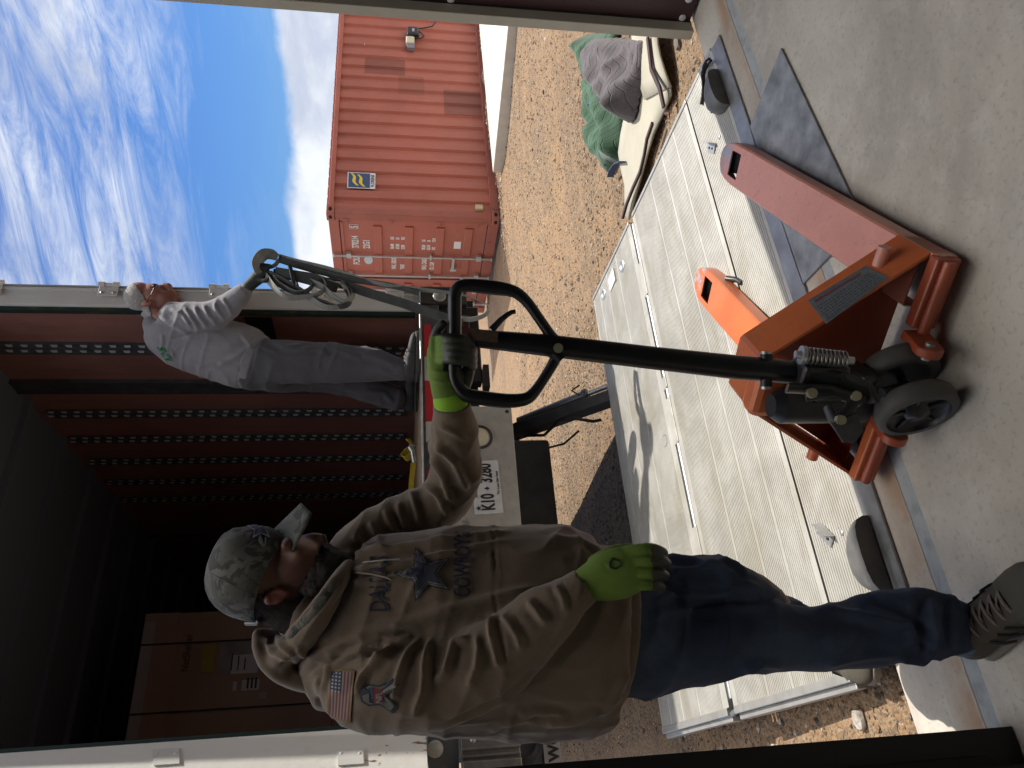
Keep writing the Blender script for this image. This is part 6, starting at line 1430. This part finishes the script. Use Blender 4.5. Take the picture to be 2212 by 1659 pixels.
mb.tube([px(333, 615, D2-.05), px(333, 614, D2-.0)], .002, 6); mb.tube([px(333+9*math.sin(a), 617+4*math.cos(a), D2+.03) for a in np.linspace(0, 6.28, 13)[:-1]], .002, 6, closed=True); part('glasses', mb, black, m2)
mb = MB(); pe(mb, 334, 617, D2-.055, 4, 3, .006); part('eye', mb, mat('eye_dark', (.05, .04, .04), None, .2), m2)
mb = MB(); pt(mb, q2([(326, 696, 12, .05), (340, 700, 14, .055)]), 16); co, fc = remesh(mb, .006, 2); cloth('shirt_collar', co, fc, mat('blue_collar', (.03, .07, .28), None, .7), m2)
swm = fabric('grey_heather', (.28, .275, .295), (.235, .23, .25), 9)
mb = MB()
pt(mb, q2([(338, 704, 26, .075), (350, 716, 46, .11), (385, 728, 62, .13), (430, 740, 68, .14), (480, 757, 68, .145), (520, 770, 68, .145), (545, 780, 63, .14)]), 30, ends=(1, 0))
pt(mb, q2([(372, 690, 36, .075, -.05), (410, 690, 37, .075, -.08), (450, 684, 33, .07, -.10), (482, 668, 29, .06, -.12), (506, 648, 24, .052, -.13), (524, 632, 18, .045, -.14)]), 24)
pt(mb, q2([(380, 700, 30, .07, .12), (440, 700, 28, .06, .15), (480, 680, 24, .055, .10), (520, 640, 18, .045, .0)]), 24)
co, fc = remesh(mb, .0085, 5)
co = folds(co, fc, [([(352, 690), (380, 705), (405, 722)], .012, 5), ([(370, 668), (395, 680), (412, 705)], .014, 4.5), ([(398, 665), (412, 685), (430, 712)], .014, 4.5), ([(420, 662), (430, 685), (448, 706)], .014, 4.5), ([(440, 660), (450, 680), (468, 700)], .014, 4.5), ([(462, 655), (472, 675), (486, 692)], .012, 4), ([(480, 645), (492, 660), (500, 680)], .012, 4), ([(366, 730), (400, 722), (440, 716), (480, 712)], -.014, 4), ([(400, 730), (430, 726), (470, 722)], .008, 5), ([(470, 790), (510, 770), (545, 745)], .010, 7), ([(520, 720), (540, 745), (548, 790)], .012, 5), ([(345, 760), (352, 740), (350, 722)], .008, 4), ([(430, 790), (470, 780), (520, 800)], .008, 7)], .004, 6, 21, wr=.006)
s2 = cloth('sweatshirt', co, fc, swm, m2); dc2 = Decal(co, fc)
mb = MB(); pt(mb, q2([(538, 777, 64, .145), (552, 782, 62, .140), (560, 785, 60, .136)]), 28, ends=(0, 0)); c2, f2 = remesh(mb, .008, 2); cloth('hem', c2, f2, swm, s2)
mb = MB(); pt(mb, q2([(520, 636, 18, .045, -.14), (532, 626, 15, .038, -.145)]), 20); c2, f2 = remesh(mb, .006, 2); cloth('cuff', c2, f2, swm, s2)
mb = MB(); 
def dt2(s, x0, y0, sx, sy, bold, skx):
    vs, fs = textmesh(s, 1, 0, 1, 'LEFT', bold); mb.add([dc2.at(x0 - v.y*sx + v.x*skx, y0 - v.x*sy - v.y*2, .004) for v in vs], fs)
dt2('KINS', 374, 779, 23, 13.5, .04, -9); part('back_lettering', mb, mat('green_print', (.01, .16, .07), None, .7), s2)
mb = MB(); dt2('IT WORKS', 383, 776, 7, 4.6, .02, -2); part('small_lettering', mb, mat('grey_print', (.12, .12, .13), None, .7), s2)
pm2 = fabric('charcoal_twill', (.095, .095, .108), (.078, .078, .09), 6, .15, .85, .0004)
mb = MB()
pt(mb, q2([(540, 786, 54, .125), (585, 790, 53, .12)]), 26)
pt(mb, q2([(570, 778, 46, .10, -.04), (640, 782, 46, .095, -.05), (720, 785, 42, .085, -.05), (790, 788, 37, .075, -.05), (840, 794, 30, .065, -.05), (872, 799, 20, .055, -.05)]), 24)
pt(mb, q2([(580, 806, 42, .10, .10), (660, 806, 37, .09, .14), (730, 820, 32, .08, .18), (800, 842, 26, .07, .2), (858, 862, 24, .06, .2)]), 24)
co, fc = remesh(mb, .0085, 5)
co = folds(co, fc, [([(590, 742), (620, 748), (650, 745)], .014, 5), ([(600, 752), (640, 755), (680, 752), (710, 765)], .010, 6), ([(700, 748), (740, 760), (780, 775)], .010, 6), ([(560, 745), (580, 755), (600, 760)], .010, 5), ([(780, 765), (820, 775), (855, 790)], .012, 7), ([(790, 845), (830, 850), (850, 870)], .014, 6), ([(820, 800), (850, 810), (865, 800)], .010, 5), ([(610, 760), (700, 763), (800, 766)], -.004, 2.5), ([(640, 830), (720, 840), (780, 860)], -.010, 6)], .006, 5, 31, wr=.008)
cloth('trousers', co, fc, pm2, m2)
bk = mat('black_shoe', (.03, .032, .035), (.05, .052, .056), .7, 0, 30); 
def fl2(x, y, z=1.272): return pz(x, y, z)
hh = px(893, 822, D2-.05); hh.z = 1.273; tt = px(895, 726, D2-.12); tt.z = 1.273
tt = hh+(tt-hh).normalized()*.29; shoe(m2, hh, tt, (bk, bk, bk, laces, bk), .085, .047, True, False)
hh = px(878, 868, D2+.22); hh.z = 1.273; tt = hh+(RT*.27-FH*.05); tt.z = 1.273; shoe(m2, hh-(tt-hh)*.2, tt, (bk, bk, bk, laces, bk), .085, .047, False, False)
gk = mat('dark_green_glove', (.022, .028, .024), (.04, .05, .045), .7, 0, 30, .0005, 200)
mb = MB(); pt(mb, q2([(535, 620, 13, .034, -.15), (548, 608, 14, .036, -.15), (560, 597, 16, .038, -.15), (572, 590, 15, .034, -.15)]), 18)
for i in range(4): pt(mb, q2([(558+i*6, 586+i*1.5, 5, .014, -.16), (556+i*6, 577+i*1.2, 4.8, .012, -.19), (563+i*6, 571+i, 4.6, .012, -.175), (571+i*5, 574+i, 4.2, .011, -.15)]), 12)
pt(mb, q2([(560, 604, 6, .017, -.17), (574, 606, 5.5, .015, -.185), (584, 600, 5, .013, -.185)]), 12)
co, fc = remesh(mb, .0045, 3); cloth('glove', co, fc, gk, m2)
# ---- webbing straps he holds
webm = mat('grey_webbing', (.30, .31, .28), (.20, .21, .20), .85, 0, 16, .0006, 200); webd = mat('dark_webbing', (.085, .09, .09), (.055, .06, .06), .85, 0, 16, .0006, 200)
DS = D2-.17
def sp(P, w=.05, m_=None, name='webbing', par=None, tw=0, th=.004):
    q = cat([tuple(p) if len(p) == 3 else (p[0], p[1], 0) for p in P], 5); pts = [px(a, b, DS+c) for a, b, c in q]; mb = MB()
    def side(t, tan):
        a = tw*t*math.pi if not isinstance(tw, tuple) else (tw[0]+(tw[1]-tw[0])*t)*math.pi
        n = tan.cross(FW).normalized(); b_ = tan.cross(n).normalized(); return n*math.cos(a)+b_*math.sin(a)
    mb.ribbon(pts, w, th, side); return part(name, mb, m_, par)
st1 = thing('webbing_strap', 'long grey webbing strap bundled in the hand of the man on the truck', 'strap', px(600, 600, DS))
sp([(560, 590, -.03), (552, 566, -.05), (566, 545, -.04), (590, 543, -.02), (603, 556, .01), (592, 574, .03), (570, 578, .02)], .05, webm, 'webbing', st1, (.25, .6))
sp([(556, 570, -.02), (575, 552, .0), (600, 556, .02)], .045, webm, 'webbing', st1, .2)
sp([(603, 556), (640, 566), (713, 583), (793, 608), (860, 620), (932, 628), (975, 633), (1010, 640), (1040, 652), (1056, 662), (1048, 680), (1015, 690), (975, 684)], .040, webm, 'webbing', st1, (.1, .75))
sp([(603, 560), (660, 578), (753, 602), (850, 618), (905, 634)], .040, webd, 'webbing', st1, (.1, .3))
for P in ([(575, 590), (600, 600, -.02), (640, 622, -.03), (690, 650, -.03), (735, 663, -.02), (756, 650, .0), (742, 622, .02), (700, 606, .03), (640, 592, .03), (596, 584, .02)],
          [(572, 594), (592, 620, -.04), (615, 640, -.05), (655, 642, -.05), (690, 634, -.04), (704, 614, -.02), (690, 596, .0), (640, 588, .02)],
          [(600, 600), (650, 630, -.02), (700, 662, -.03), (738, 660, -.02), (762, 640, .0), (756, 618, .02), (735, 606, .03), (680, 600, .03)],
          [(590, 588, .02), (640, 600, .04), (700, 602, .04), (748, 624, .04)],
          [(583, 590, .0), (600, 612, -.02), (640, 632, -.03), (668, 625, -.02), (676, 606, .0), (650, 596, .01)],
          [(640, 600, .0), (690, 616, -.03), (720, 640, -.04), (744, 652, -.03), (757, 640, -.02), (745, 618, -.01), (712, 608, .0)]):
    sp(P, .045, webm if P[1][1] > 610 else webd, 'webbing', st1, (.15, .6))
sp([(595, 588, -.02), (640, 596, -.03), (690, 606, -.02), (730, 622, 0)], .06, webd, 'webbing', st1, 0, .012)
mb = MB(); mb.tube([px(626, 575, DS-.03), px(632, 600, DS-.05), px(636, 618, DS-.03)], .012, 8); mb.tube([px(618, 602, DS-.05), px(640, 606, DS-.05), px(644, 618, DS-.04)], .006, 6); part('knot', mb, black, st1)
st2 = thing('webbing_strap', 'dark webbing strap slanting down from the bundle towards the jack handle', 'strap', px(750, 619, DS))
sp([(735, 612, .02), (753, 618), (800, 634), (870, 655), (932, 677), (975, 690), (1000, 694)], .055, webd, 'webbing', st2, 0)
mb = MB(); mb.tube([px(738, 610, DS), px(748, 624, DS-.02)], .014, 8); part('knot', mb, webm, st2)
